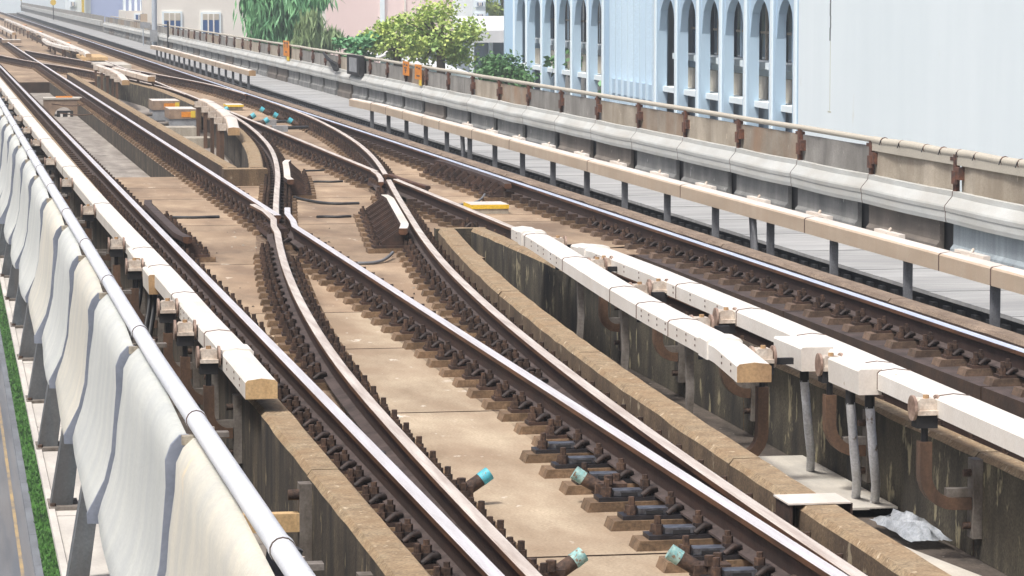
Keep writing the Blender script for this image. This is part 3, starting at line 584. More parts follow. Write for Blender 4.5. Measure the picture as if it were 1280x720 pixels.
for i, s in enumerate([20.9, 22.6, 24.2, 27.9, 30.3, 35, 40, 45, 50.5, 55, 60, 66, 71, 77, 83]):
    insulator('rusty insulator hanger, %s from the near tip of the left cover' % ordn(i+1), lcx(s)-.185, s, .215, L1(s)-.47, group='insulator hangers of the left cover')
for i, s in enumerate([14.2, 17.1, 19.2, 22.1, 24.4, 26.6]):
    insulator('hanger with two-disc insulator left of the right white cover, %s from the bottom right' % ordn(i+1), mx(s)-.165, s, .285, 5.72, zb=-.27, group='insulator hangers of the right cover')
for i, s in enumerate([19.55, 21.5, 24.0, 26.3, 28.9]):
    x = kx(s)+.185; insulator('cream insulator right of the curved middle cover, %s from its near tip' % ordn(i+1), x, s, .30, RP(s)+.42, zb=-.36, j=(i == 0), group='insulator hangers of the curved cover') if i < 4 else insulator('cream insulator right of the curved middle cover, at its far tip', x, s, .28, RP(s)+.42, j=False, group='insulator hangers of the curved cover')
# grey support posts under the curved cover
for i, (s, x) in enumerate(((20.9, 4.93), (23.4, 5.02), (26.0, 5.2))):
    g = MB(); g.tube([(x, s, .24), (x+.01, s, -.1), (x-.01, s, -.42), (x-.05, s-.0, -.56)], .035, 'bracket_grey', n=4, smooth=False)
    single('support_strut', g, 'flat grey strut below the curved middle cover, %s from its near tip' % ordn(i+1), 'strut', (x, s, -.55), 'grey struts under the curved cover')
# far covers
def farcover(label, pts, n_ins, sidex, mt='cover_far', end='endboard_red', w_=.2):
    X, Z = cover(label, pts, w_=w_, h=.13, mside=mt, mtop='cover_top', end=end, seams=[pts[0][1]+(pts[-1][1]-pts[0][1])*k/4 for k in (1, 2, 3)], group='far third-rail covers')
    for k in range(n_ins):
        s = pts[0][1]+(pts[-1][1]-pts[0][1])*(k+.35)/n_ins
        g = MB(); x = X(s)+sidex*.19; g.box(x-.07, x+.07, s-.06, s+.06, .16, .28, 'insul'); g.box(x-.035, x+.035, s-.04, s+.04, -.25 if s > 101 else -.56, .158, 'bracket')
        single('insulator_post', g, 'small insulator post, %s along %s' % (ordn(k+1), label), 'insulator', (x, s, -.3), 'far insulator posts')
farcover('the short far cover by the curved rail', [(LP(54.6)-.56, 54.6, .25)]+[(LP(s)-.52, s, .31) for s in (57, 60, 63, 66)]+[(LP(68.5)-.5, 68.5, .27)], 5, -1)
farcover('the brown-ended far cover above the pit', [(4.72, 84, .24), (4.80, 88, .30), (4.83, 93, .30), (4.78, 100, .26)], 5, -1)
farcover('the shortest far cover near the crossover', [(5.55, 86.5, .26), (5.25, 91, .30), (5.08, 96, .28)], 3, 1)
farcover('the long far cover left of the right track', [(BL(118)-.62, 118, .25)]+[(BL(s)-.58, s, .30) for s in np.arange(121, 260, 12)], 16, -1, mt='cover')
farcover('the far pale cover right of the second rail', [(R1(s)+.62, s, .31) for s in np.arange(172, 300, 12)], 12, 1, mt='cover')
farcover('the bowl-shaped far cover between the tracks', [(4.75, 152, .30), (4.68, 143, .28), (4.95, 134, .28), (5.3, 127, .28)][::-1], 4, 1, mt='cover')
# ------------------------------------------------------------------ right-hand beige cable duct on posts
def duct(label, s0, s1, seams):
    t = thing('cable_duct', label, 'duct', (8.6, s0, 0), 'beige ducts by the right walkway'); pts = path(lambda s: 8.60, s0, s1, 4, z=.325)
    pts[-1] = (pts[-1][0], pts[-1][1], .29)
    g = MB(); g.sweep(pts, rprof(.20, .155, 0, crown=.012), ['cover_top', 'cover_top', 'cover_top', 'cover_beige', 'black', 'cover_beige', 'cover_beige'], capmat='endboard_red'); part('duct_cover', g, t)
    for q in seams:
        g = MB(); g.sweep([(8.60, q, .325), (8.60, q+.02, .325)], rprof(.208, .157, .004), 'seam'); part('seam', g, t)
    for k, q in enumerate(np.arange(s0+1.2, s1-.5, 2.45)):
        g = MB(); g.box(8.57, 8.64, q-.035, q+.035, -.598, .168, 'post_grey'); part('post', g, t)
        if s0 < 30 and k < 18:
            g = MB(); g.tube([(8.70, q+1.0, .31), (8.74, q+1.0, .37), (8.76, q+1.12, .30)], .014, 'insul', n=6); g.box(8.70, 8.76, q+.6, q+1.4, .30, .345, 'cover_top'); part('lid_clip', g, t)
        if k in (3, 9, 17) and s0 < 30:
            g = MB(); [g.tube([(8.55+.05*j, q+.5+.25*j, .17), (8.56+.05*j, q+.45+.25*j, -.2), (8.6+.04*j, q+.3+.25*j, -.59)], .028, 'post_grey') for j in range(3)]; part('down_cable', g, t)
    return t
duct('long beige cable duct on grey posts along the right walkway', NEAR+2, 67.5, [13, 16.5, 20, 24.1, 25.2, 26.6, 31, 36.5, 42, 48, 51.5, 55, 57, 59.5, 61.8, 64])
duct('shorter beige cable duct farther away by the right parapet', 90, 133, [96, 101, 108, 116])
g = MB(); g.box(9.24, 10.6, NEAR, 400, -.597, -.29, 'black')
for i, s in enumerate(np.arange(NEAR, 110, .42)):
    g.box(9.19, 9.239, s, s+.14, -.50+.03*(i % 3), -.34, 'cable')
for q in range(3): g.tube([(9.14+.03*q, s, -.40-.07*q+.012*math.sin(s*2+q)) for s in np.arange(NEAR, 110, .7)], .025, 'cable', n=6)
single('cable_trough', g, 'black cable tray full of cables under the right walkway edge', 'cable tray', (9.2, 10, -.5))
for i, s in enumerate(np.arange(NEAR, 160, .8)):
    g = MB(); g.box(9.20, 10.55, s+.008, s+.792, -.289, -.25-.002*(i % 3), 'walk_grey'); struct('walkway_slab', g)
g = MB(); g.box(9.20, 10.55, 160.4, 400, -.289, -.25, 'walk_grey'); struct('walkway_slab', g)
# ------------------------------------------------------------------ right parapet, seen from inside, one bay every 3 m
PX = 10.55
rnd = random.Random(3); bay = 0; s = 18.4-3*3
UP = ['para_grey', 'para_grey', 'para_tan', 'para_grey', 'para_rusty', 'para_tan', 'para_grey']
starts = list(32.4+3.13*np.arange(-2, 57))
for i, s in enumerate(starts):
    t = thing('parapet_bay', 'right parapet bay with white guard band, %s from the right edge' % ordn(i+1), 'parapet', (PX, s, -.25), 'bays of the right parapet')
    up = UP[(i*5+i//3) % 7]; lowm = ['para_low', 'para_low', 'para_low_brown', 'para_low'][(i*3+i//4) % 4]
    if i in (0, 1): up = 'para_tan'; lowm = 'para_blue'
    if i == 2: up = 'para_tan'; lowm = 'para_low_brown'
    if i == 3: up = 'para_grey'; lowm = 'para_low'
    if i == 4: up = 'para_rusty'
    g = MB(); n = 12; ys = np.linspace(s+.06, s+3.05, n); zt = .80 if i > 2 else .83
    wob = [.014*math.sin(q*3.1+i)+.010*math.sin(q*7+i*2) for q in ys]
    vs = []
    for y, w2 in zip(ys, wob): vs += [(PX+w2, y, .43), (PX+w2*.5, y, zt), (PX+.04+w2*.5, y, zt), (PX+.04, y, .43)]
    fs = [];
    for k in range(n-1): fs += [[k*4+j, k*4+(j+1) % 4, k*4+4+(j+1) % 4, k*4+4+j] for j in range(4)]
    fs += [[0, 1, 2, 3], [(n-1)*4+j for j in range(4)]]; g.add(vs, fs, up); part('upper_panel', g, t)
    sag = .004+.010*rnd.random()
    pts = [(PX-.03, s+.012+3.106*k/6, -sag*math.sin(math.pi*k/6)+.012) for k in range(7)]
    g = MB(); g.sweep(pts, [(.02, .475), (-.03, .47), (-.035, .415), (-.11, .325), (-.118, .305), (-.114, .265), (-.105, .258), (-.107, .19), (-.097, .145), (-.05, .135), (.02, .15)], 'band', capmat='seam'); part('guard_band', g, t)
    g = MB(); e0 = s+.45; g.prism([(PX-.05, .22), (PX, .22), (PX, -.25), (PX-.085, -.25), (PX-.085, -.12), (PX-.05, -.08)], e0, s+3.11, lowm); part('lower_panel', g, t)
    g = MB(); g.box(PX+.02, PX+.06, s, s+3.12, -.3, .16, 'black'); part('gap_shade', g, t)  # black sheet standing in for the shade inside the panel gaps
    if s < 150:
        g = MB(); g.box(PX-.045, PX-.004, s-.055, s+.035, .44, .87, 'rust'); g.box(PX-.07, PX-.045, s-.12, s+.02, .56, .70, 'rust'); g.box(PX-.06, PX+.02, s-.2, s-.06, .61, .74, 'rust'); g.box(PX-.04, PX+.03, s-.04, s+.16, .80, .84, 'rust'); part('bracket', g, t)
g = MB(); g.box(PX, PX+.1, 213.5, FAR, -.3, .82, 'para_grey'); g.box(PX-.15, PX, 213.5, FAR, .17, .5, 'band'); single('parapet_wall', g, 'hazy farthest stretch of the right parapet', 'parapet', (PX, 213, -.3))
t = thing('handrail', 'cream pipe handrail along the top of the right parapet', 'handrail', (PX, 40, .87))
g = MB(); g.tube([(PX, s, .885+.004*math.sin(s)) for s in np.arange(35.4, 205, 3)], .036, 'pipe_cream'); part('pipe', g, t)
t = thing('wrapped_pipe', 'thick grey pipe bound with ties on the right parapet', 'pipe', (PX, 20, .87))
g = MB(); g.tube([(PX, s, .88+.006*math.sin(s*3)) for s in np.arange(26, 35.6, .5)], .047, 'pipe_cream', n=10); g.box(PX-.035, PX+.03, 26, 35.5, .76, .87, 'pipe_cream'); part('pipe', g, t)
for k in range(9):
    q = 29.5+k*.66+.3*rnd.random(); g = MB(); g.tube([(PX, q, .88), (PX, q+.02, .88)], .051, 'rust', n=10); g.tube([(PX-.05, q, .90), (PX-.07, q, .84)], .006, 'cable', n=4); part('tie', g, t)
# signs, cable box, pole on the right parapet
def glyph(mb, x, y, z, w_, h, kind):
    def d(a0, a1, b0, b1): mb.box(x-.004, x-.001, *sorted((y+a0*w_, y+a1*w_)), z+b0*h, z+b1*h, 'seam')
    if kind == 0: d(-.36, -.05, .30, .40); d(.05, .36, .30, .40); d(-.25, -.15, .05, .30); d(.15, .25, .05, .30); d(-.12, .12, -.28, -.18)
    if kind == 1: d(-.3, -.05, .18, .3); d(.08, .34, .22, .34); d(-.2, .25, -.02, .08); d(-.14, .14, -.2, -.06); d(-.06, .06, -.32, -.2)
    if kind == 2: d(-.36, -.1, .2, .3); d(.0, .3, .25, .35); d(-.3, .2, -.3, -.2)
for k, (y, z0, z1, W, tail, lab) in enumerate(((98.4, .55, 1.02, 1.6, False, 'orange marked plates hanging on the far right parapet'), (72.6, .64, .96, .95, False, 'left orange plate with dark marks on the right parapet'), (70.7, .60, .93, .95, True, 'right orange plate with dark marks and yellow strip on the right parapet'))):
    t = thing('warning_plate', lab, 'sign', (PX-.1, y, z0), 'orange plates on the parapet')
    x = PX-.10; g = MB(); g.box(x, x+.015, y-W/2, y+W/2, z0, z1, 'orange'); part('plate', g, t)
    g = MB(); glyph(g, x, y, (z0+z1)/2, W, z1-z0, k); part('markings', g, t)
    if k != 1: g = MB(); g.box(x+.002, x+.013, y-W/2-.0, y-W/2+.35 if k == 2 else y-.1, z0-.13, z0-.004, 'yellow'); part('yellow_strip', g, t)
t = thing('cable_cabinet', 'small black-framed grey cabinet on the right parapet', 'cabinet', (PX-.2, 81, .3))
g = MB(); g.box(PX-.2, PX-.05, 80.2, 82.6, .42, .92, 'black'); part('frame', g, t); g = MB(); g.box(PX-.205, PX-.201, 80.6, 82.1, .50, .86, 'machine'); part('door', g, t)
g = MB()
for q in range(5): g.tube([(PX-.17-.01*q, 86.8-.3*q+1.2, .86-.04*q), (PX-.2, 86-.35*q, .62), (PX-.18, 85.4-.2*q, .45)], .035, 'black')
single('cable_bundle', g, 'black tangled cable bundle left of the small cabinet on the parapet', 'cables', (PX-.2, 86, .5))
t = thing('lamp_pole', 'tall pale grey pole standing at the far right parapet', 'pole', (10.2, 157, -.25))
g = MB(); g.tube([(10.25, 157, -.25), (10.25, 157, 9)], .13, 'pole_grey', n=12); part('pole', g, t); g = MB(); g.box(10.02, 10.36, 156.4, 156.8, .05, .62, 'machine'); part('control_box', g, t)
g = MB(); g.tube([(10.42, 150, -.2), (10.42, 150, 1.1)], .05, 'black'); single('thin_post', g, 'thin black post right of the tall grey pole', 'post', (10.42, 150, -.2))
t = thing('track_sign', 'pale yellow stacked plates on a thin post left of the grey pole', 'sign', (10.3, 163, 0)); g = MB(); g.tube([(10.1, 163.5, -.25), (10.1, 163.5, 1.4)], .03, 'pole_grey'); part('post', g, t)
g = MB(); g.box(9.95, 10.3, 163.2, 163.3, .95, 1.35, 'cover_beige'); g.box(9.95, 10.45, 163.2, 163.3, .62, .92, 'machine'); part('plates', g, t)
for k, (x, s, z) in enumerate(((10.35, 302, 1.35), (10.3, 420, 1.4))):
    t = thing('trackside_sign', ('nearer' if k == 0 else 'farther')+' small yellow round-topped sign at the far end of the parapet', 'sign', (x, s, 0), 'far yellow signs')
    g = MB(); g.tube([(x, s, -.25), (x, s, z)], .04, 'black'); part('post', g, t); g = MB(); g.tube([(x, s-.05, z), (x, s+.02, z)], .28, 'sig_yellow', n=8); part('plate', g, t)
# ------------------------------------------------------------------ left parapet: curved overlapping panels on leaning fins
hx = lambda s: float(np.interp(s, [5, 8, 11, 15, 20, 30, 50, 200], [1.06, 1.03, 1.0, .965, .95, .92, .88, .70]))
OP = [(.965, .83), (.935, .828), (.905, .79), (.888, .73), (.893, .62), (.880, .45), (.868, .30), (.835, .16), (.785, .06), (.748, -.01), (.752, -.06)]
d_r = 1.74
tops = [5.025, 4.74, 4.33, 3.86, 3.41, 3.02, 2.645, 2.242, 1.786]
TS = [4000*1.78*q*1e-3 for q in (1.34, 1.786, 2.242, 2.645, 3.02, 3.41, 3.86, 4.33, 4.74, 5.025)]
TS = TS[:8]
while TS[-1] < 230: TS.append(TS[-1]+3.0)
TS = [TS[0]-3.1]+TS
for i in range(len(TS)-1):
    a, b = TS[i]+.02, TS[i+1]-.05; near = a < 60; n = 13 if near else 4
    lab = 'curved %s fascia panel of the left parapet, %s from the bottom' % (('cream' if i in (1, 4, 6) else 'white'), ordn(i+1))
    t = thing('fascia_panel', lab, 'panel', (.9, a, .8), 'curved panels of the left parapet')
    m_ = 'panel_cream' if i in (1, 4, 6) else 'panel_white'
    r_ = np.random.default_rng(i+11); ph = r_.random()*6
    vs = []; k = len(OP)
    for q in range(n):
        u = q/(n-1); y = a+(b-a)*u
        for j, (x, z) in enumerate(OP):
            v = j/(k-1); bl = .007*math.sin(u*math.pi*2+ph)*v-.022*v*math.sin(math.pi*u)
            dz = -.03*math.sin(math.pi*u)*(j >= 2) * 1.0
            vs.append((x+bl+hx(y)-.995+u*(.06*max(0, 1-v/.5)+.05*max(0, (v-.72)/.28))-.01, y, z+dz*v))
    outer = [[q*k+j, q*k+j+1, (q+1)*k+j+1, (q+1)*k+j] for q in range(n-1) for j in range(k-1)]
    g = MB(); g.add(vs, outer, m_, True)
    part('sheet', g, t)
    # inner lining gives the sheet its thickness; its near edge is the blue-grey flange
    g = MB(); prof = OP; inn = [(x+.055 if j > 1 else x, z-.05 if j < 4 else z) for j, (x, z) in enumerate(OP)]
    y = a-.012; sh = hx(a)-.995
    inn = [(x+sh+(.0 if 1 < j else 0), z) for j, (x, z) in enumerate(inn)]
    V = [(x+sh-.015*min(1, 3*j/(k-1))-.004+.018*math.sin(ph)*(j/(k-1)), y, z+.003) for j, (x, z) in enumerate(OP)]+[(x, y, z) for x, z in inn]
    V += [(x, y+.03, z) for x, y, z in V]
    F_ = [[j, j+1, k+j+1, k+j] for j in range(k-1)]+[[2*k+j, 2*k+j+1, 3*k+j+1, 3*k+j] for j in range(k-1)]+[[j, j+1, 2*k+j+1, 2*k+j] for j in range(k-1)]+[[k+j, k+j+1, 3*k+j+1, 3*k+j] for j in range(k-1)]
    g.add(V, F_, 'panel_edge'); part('end_flange', g, t)
    g = MB(); vs2 = [];
    for y2 in (a, b):
        for x, z in inn: vs2.append((x+.06*(y2 > a)*1.0, y2, z))
    g.add(vs2, [[j, j+1, k+j+1, k+j] for j in range(k-1)], 'panel_rim'); part('lining', g, t)
    if a < 90:
        g = MB(); g.box(sh+.93, sh+.985, a-.07, a-.02, .80, .835, 'panel_rim'); part('top_clip', g, t)
for i, q in enumerate([1.543, 1.745, 1.949, 2.174, 2.387, 2.597]+[2.597+.21*k for k in range(1, 30)]):
    s = 4000*3.48*q*1e-3
    g = MB(); n = 2; w0 = .125
    for (zz0, zz1, x0, x1) in ((-.855, .80, .675, .965),):
        V = [(x0, s, zz0), (x0+w0+.02, s, zz0), (x1+w0*.5, s, zz1), (x1, s, zz1)]; V += [(x, y+.22, z) for x, y, z in V]
        g.add(V, [[0, 1, 2, 3], [4, 5, 6, 7], [0, 1, 5, 4], [1, 2, 6, 5], [2, 3, 7, 6], [3, 0, 4, 7]], 'fin_grey')
    g2 = MB(); g2.box(.66, .86, s-.08, s+.3, -.868, -.845, 'bracket_grey'); hexn(g2, .69, s-.04, -.845, .02, .02, 'bolt')
    t = thing('leaning_post', 'dark grey leaning post under the left parapet, %s from the bottom' % ordn(i+1), 'post', (.75, s, -.87), 'leaning posts of the left parapet')
    part('post_body', g, t); part('base_plate', g2, t)
for k, q in enumerate((1.34,)):
    s = 4000*3.48*q*1e-3
    g = MB(); V = [(.675, s, -.855), (.80, s, -.855), (1.03, s, .8), (.965, s, .8)]; V += [(x, y+.22, z) for x, y, z in V]
    g.add(V, [[0, 1, 2, 3], [4, 5, 6, 7], [0, 1, 5, 4], [1, 2, 6, 5], [2, 3, 7, 6], [3, 0, 4, 7]], 'fin_grey')
    single('leaning_post', g, 'dark grey leaning post at the bottom edge, left of the nearest panel', 'post', (.75, s, -.87), 'leaning posts of the left parapet')
g = MB(); g.box(1.12, 1.16, NEAR-3, 200, -.6, -.30, 'bracket_grey'); g.box(1.04, 1.12, NEAR-3, 200, -.9, -.62, 'black'); single('edge_beam', g, 'dark edge beam inside the left parapet below the handrail', 'beam', (1.1, 10, -.6))
t = thing('handrail', 'white pipe handrail along the top of the left parapet', 'handrail', (1.02, 10, .88))
g = MB(); g.tube([(hx(s), s, .885) for s in np.arange(5, 230, 2.5)], .039, 'pipe_white', n=14); part('pipe', g, t)
for q in (1.41, 1.85, 2.33, 2.75, 3.16, 3.6, 4.07, 4.5, 4.95, 5.4, 5.85, 6.3, 6.8):
    s = 4000*1.725*q*1e-3; g = MB(); g.tube([(hx(s), s, .885), (hx(s), s+.05, .885)], .0435, 'pipe_white', n=14); g.tube([(hx(s), s-.008, .885), (hx(s), s, .885)], .0425, 'seam', n=14); part('sleeve', g, t)
    g = MB(); g.box(hx(s)+.04, hx(s)+.14, s+.1, s+.16, .80, .82, 'bracket_grey'); hexn(g, hx(s)+.07, s+.13, .82, .014, .02, 'insul'); part('clamp', g, t)
g = MB()
V = [(1.50, 15.6, -.50), (1.68, 15.9, -.52), (1.78, 16.1, -.25), (1.56, 15.7, -.12), (1.60, 16.2, -.55), (1.74, 16.3, -.55), (1.80, 16.3, -.28), (1.62, 16.2, -.16)]
g.add(V, [[0, 1, 2, 3], [4, 7, 6, 5], [0, 4, 5, 1], [1, 5, 6, 2], [2, 6, 7, 3], [3, 7, 4, 0]], 'bag_dark')
single('plastic_sheet', g, 'dark grey plastic-wrapped bundle beside the white handrail', 'bundle', (1.6, 15.8, -.55))
for i, (s, zb) in enumerate(((17.0, -.3), (14.6, -.36))):
    x = L1(s)-.47; t = thing('wall_bracket', 'tan timber-coloured bracket bolted to the left guard wall, %s one' % ('farther', 'nearer')[i], 'bracket', (x, s, zb), 'brackets on the left guard wall')
    g = MB(); g.box(x-.42, x-.06, s-.04, s+.04, zb, zb+.1, 'endboard'); part('arm', g, t); g = MB(); g.box(x-.07, x-.002, s-.05, s+.05, zb-.2, zb+.26, 'bracket_grey'); part('plate', g, t)
    g = MB(); g.tube([(x-.13, s-.02, zb+.2), (x-.06, s-.02, zb+.2)], .03, 'bolt', n=6); part('bolt', g, t)
# rubbish on the channel floors
g = MB(); n1, n2 = 14, 9; V = []
for i in range(n1):
    for j in range(n2):
        u, v = i/(n1-1), j/(n2-1); V.append((5.42+.25*u+.01*rng.normal(), 17.45+.8*v+.03*rng.normal(), -.545+.085*math.sin(math.pi*u)**.7*math.sin(math.pi*v)**.6*(1+.25*rng.normal())))
g.add(V, [[i*n2+j, i*n2+j+1, (i+1)*n2+j+1, (i+1)*n2+j] for i in range(n1-1) for j in range(n2-1)], 'bag', True); single('plastic_bag', g, 'crumpled translucent plastic bag lying at the foot of the mossy wall', 'bag', (5.5, 17.8, -.55))
for i in range(46):
    s = 13+rng.random()*12; x = 1.2+rng.random()*.7; r_ = .012+.02*rng.random()
    if i == 0: rub = MB()
    rub.prism([(x-r_, -.584), (x+r_, -.584), (x+r_*.6, -.584+r_), (x-r_*.7, -.584+r_*.8)], s, s+r_*2, 'floor' if i % 2 else 'concrete')
o = single('rubble', rub, 'scattered stone chips on the dirty floor of the left channel', 'rubble', (1.5, 13, -.58)); o['kind'] = 'stuff'
g = MB()
for i in range(420):
    y = 11+rng.random()**1.6*34; f = (L1, R1, LP, RP)[i % 4]; x = f(y)+rng.normal()*.22+(.3 if i % 2 else -.3)
    if x < 2.25 or x > min(RP(y)+.18, 5.6): continue
    q = .006+.012*rng.random(); z = -.2435; V = [(x+q*math.cos(a)*(1+.3*rng.normal()), y+q*math.sin(a)*(1+.3*rng.normal()), z) for a in (0, 1.3, 2.5, 3.8, 5.0)]+[(x, y, z+q)]
    g.add(V, [[0, 1, 5], [1, 2, 5], [2, 3, 5], [3, 4, 5], [4, 0, 5]], ('grit', 'concrete', 'grit')[i % 3])
o = single('gravel_chips', g, 'small dark and pale chips scattered on the slabs between the rails', 'gravel', (3, 15, -.24)); o['kind'] = 'stuff'
# clamp across the curved guard wall
g = MB(); g.box(4.19, 4.52, 15.55, 15.85, .004, .012, 'cover_top'); g.box(4.20, 4.215, 15.56, 15.84, -.2, .004, 'plate'); g.box(4.52, 4.53, 15.56, 15.84, -.12, .004, 'plate'); single('wall_clamp', g, 'pale metal strap lying across the top of the curved guard wall', 'strap', (4.35, 15.7, 0))
# ------------------------------------------------------------------ small trackside things
def capped(label, x, y, side, dull=False, sc=.86, full=True):
    t = thing('capped_cylinder', label, 'cylinder', (x, y, -.15), 'turquoise-capped cylinders beside the switch rails')
    p0 = Vector((x, y, -.15)); p1 = Vector((x+side*.085*sc, y+.02, -.15+.05*sc)); p2 = Vector((x+side*.145*sc, y+.03, -.15+.09*sc))
    g = MB(); g.tube([p0, p1], .044*sc, 'bolt', n=12); g.box(*sorted((x-side*.16, x+side*.02)), y-.06, y+.06, -.196, -.13, 'bolt'); hexn(g, x-side*.05, y-.07, -.13, .026, .05, 'bolt'); hexn(g, x-side*.12, y+.05, -.13, .024, .04, 'bolt'); part('barrel', g, t)
    g = MB(); g.tube([p1, p2], .046*sc, 'cap_faded' if dull else 'cap', n=14); part('cap', g, t)
capped('bright turquoise-capped cylinder right of the left rail pair, farther one', 2.84, 17.35, 1)
capped('faded turquoise-capped cylinder right of the left rail pair, at the bottom', 2.85, 14.75, 1, True)
capped('rusty cylinder with worn blue cap left of the right rail pair', 3.56, 17.3, -1, True)
capped('pale green-capped cylinder left of the right rail pair, at the bottom', 3.52, 14.75, -1, True)
for k, (x, y) in enumerate(((6.09, 71.3), (6.33, 67.6), (6.36, 65.1))): capped('far turquoise-capped cylinder right of the curved rail, %s nearest' % ordn(3-k), x, y, 1, sc=1.25)
for k, (x, y) in enumerate(((7.15, 71.1), (7.12, 67.9), (7.12, 65.0))): capped('far turquoise-capped cylinder left of the merging right rails, %s nearest' % ordn(3-k), x, y, -1, sc=1.25)
def xcable(label, x0, x1, s, up0=0, up1=0, z=-.235, r=.014, m='cable'):
    pts = [(x0+(x1-x0)*k/10, s+.15*math.sin(k*.8)*.3+up0*(1-k/10)**3+up1*(k/10)**3, z+.05*((1-k/10)**4*(up0 != 0)+(k/10)**4*(up1 != 0))) for k in range(11)]
    g = MB(); g.tube(pts, r, m, n=6); single('cross_cable', g, label, 'cable', (x0, s, z), 'cables crossing the slabs')
xcable('black cable crossing between rails, farthest of the centre group', LP(50)+.45, RP(50)-.35, 50.0, up1=1.2)
xcable('black cable crossing the slab just above the centre check rail', LP(42.2)+.3, BL(42.2)-.7, 42.2, up0=.7, r=.02)
xcable('black cable level with the big centre check rail', R1(39.9)+.8, RP(39.8)-.6, 39.8, r=.018)
xcable('grey cable curling up to the curved rail at centre', R1(32.9)+.25, RP(32.9)-.25, 32.9, up1=.7, m='post_grey', r=.018)
xcable('dark cable ending at the rightmost rail behind the yellow box', 6.3, BR(41.8)-.3, 41.6, up1=1.8, m='post_grey', r=.018)
xcable('black cable across the left track slab', L1(40)+.35, R1(40)-.4, 40.0, r=.02)
xcable('thin cable above the check rail across the slabs', LP(47)+.55, BL(47)-.3, 47.1, r=.016)
for k, (x, y) in enumerate(()):
    g = MB(); g.tube([(x-.3+.06*j, y+.02*j+.25*(j > 7), -.19+.06*math.sin(j/9*math.pi)) for j in range(10)], .014, 'insul_disc'); single('bond_cable', g, 'short rail bonding cable, %s of the three between the closest rails' % ordn(k+1), 'cable', (x, y, -.2), 'rail bonding cables') if k < 1 else None
t = thing('transponder_box', 'long low box with orange-yellow top edge on the right track slab', 'box', (6.9, 40.4, -.25))
g = MB(); g.box(6.62, 7.10, 40.15, 40.75, -.249, -.185, 'concrete'); part('box_body', g, t); g = MB(); g.box(6.615, 7.105, 40.14, 40.76, -.184, -.13, 'sig_yellow', top='cover_top'); part('lid', g, t)
g = MB(); g.box(6.62, 6.98, 75.5, 76.3, -.249, -.16, 'concrete'); g.box(6.60, 7.0, 75.45, 76.35, -.158, -.11, 'yellow', top='cover_top'); single('transponder_box', g, 'far low box with yellow edge beside the merging rails', 'box', (6.8, 76, -.25))
for k, (x0, x1, s) in enumerate(((4.98, 5.62, 77.0), (5.0, 5.58, 71.6))):
    t = thing('point_machine', ('farther' if k == 0 else 'nearer')+' grey point machine with orange stripes in the far pit', 'machine', (x0, s, -.56), 'point machines in the pit')
    g = MB(); g.box(x0, x1, s, s+1.5, -.55, -.28, 'machine'); g.box(x0-.1, x1+.05, s-.15, s+1.6, -.56, -.53, 'black'); part('housing', g, t)
    g = MB(); g.box(x0-.02, x1+.01, s-.02, s+1.5, -.279, -.06, 'machine_brown', top='cover_top'); part('lid', g, t)
    g = MB(); g.box(x0+.25, x1-.02, s-.026, s-.021, -.24, -.12, 'orange'); g.box(x1-.12, x1-.02, s-.03, s-.027, -.25, -.10, 'yellow'); part('stripe', g, t)
    g = MB(); g.tube([(x0, s+.5, -.4), (x0-.7, s+.5, -.42)], .05, 'bracket_grey'); part('drive_rod', g, t)
for k, (x0, x1, y) in enumerate(((4.25, 5.4, 69.0), (4.2, 5.3, 64.0))):
    g = MB(); g.box(x0, x1, y, y+.9, -.56, -.36, 'concrete'); single('concrete_sill', g, ('farther' if k == 0 else 'nearer')+' pale concrete sill across the far pit floor', 'sill', (x0, y, -.56), 'sills in the pit')
for k, s in enumerate((63.5, 66.5)):
    g = MB(); g.tube([(LP(s)+.3, s, -.16), (RP(s)-.2, s+.2, -.14)], .035, 'cable'); g.box(LP(s)+.6, LP(s)+.9, s-.1, s+.1, -.22, -.1, 'machine'); single('switch_rod', g, ('nearer', 'farther')[k]+' dark rod joining the rails near the turquoise caps', 'rod', (6.2, s, -.15), 'switch rods')
g = MB(); g.box(5.10, 6.0, 118, 124, .0, .12, 'endboard'); g.box(5.3, 6.5, 112, 117, -.2, -.02, 'floor_light'); single('timber_stack', g, 'tan boards beside the far end of the covers', 'boards', (5.5, 118, 0))
for k, (x, s) in enumerate(((5.0, 190), (5.05, 150), (3.0, 160), (5.0, 225))):
    g = MB(); g.box(x, x+.9, s, s+3, -.05, .10, 'machine_brown', top='orange' if k != 2 else 'floor_light'); single('equipment_box', g, 'orange-topped box between the far tracks, %s from near' % ordn([3, 1, 2, 4][k]), 'box', (x, s, -.1), 'boxes between the far tracks')
# ------------------------------------------------------------------ buildings
# arcade building: its facade runs nearly parallel with the viaduct
TB = 22.0; rot = R(2.08)
A0 = Vector((26.45-5.7*0, 0, 0))
def bpos(u, v, z):      # u metres along facade away from us, v metres out of the wall towards the tracks
    bx, by = 22.0, 90.0; dx, dy = math.sin(rot), math.cos(rot)
    return (bx+dx*u-dy*v, by+dy*u+dx*v, z)
class FB(MB):
    def fbox(s, u0, u1, v0, v1, z0, z1, m, front=None):
        vs = [bpos(u, v, z) for z in (z0, z1) for (u, v) in ((u0, v0), (u1, v0), (u1, v1), (u0, v1))]
        s.add(vs, [[0, 1, 2, 3], [4, 5, 6, 7], [0, 1, 5, 4], [1, 2, 6, 5], [2, 3, 7, 6], [3, 0, 4, 7]], [m, m, m, m, front or m, m])
def u_at(px):           # facade position seen at a pixel column
    a = math.atan((px-640)/4000)+R(10.09); best = min(np.arange(-30, 90, .02), key=lambda u: abs(math.atan2(bpos(u, 0, 0)[0], bpos(u, 0, 0)[1])-a)); return float(best)
cols = [646.5, 662, 681, 699, 718.5, 739, 758, 824, 850, 877, 906, 937, 970, 1000]
U = [u_at(p) for p in cols]
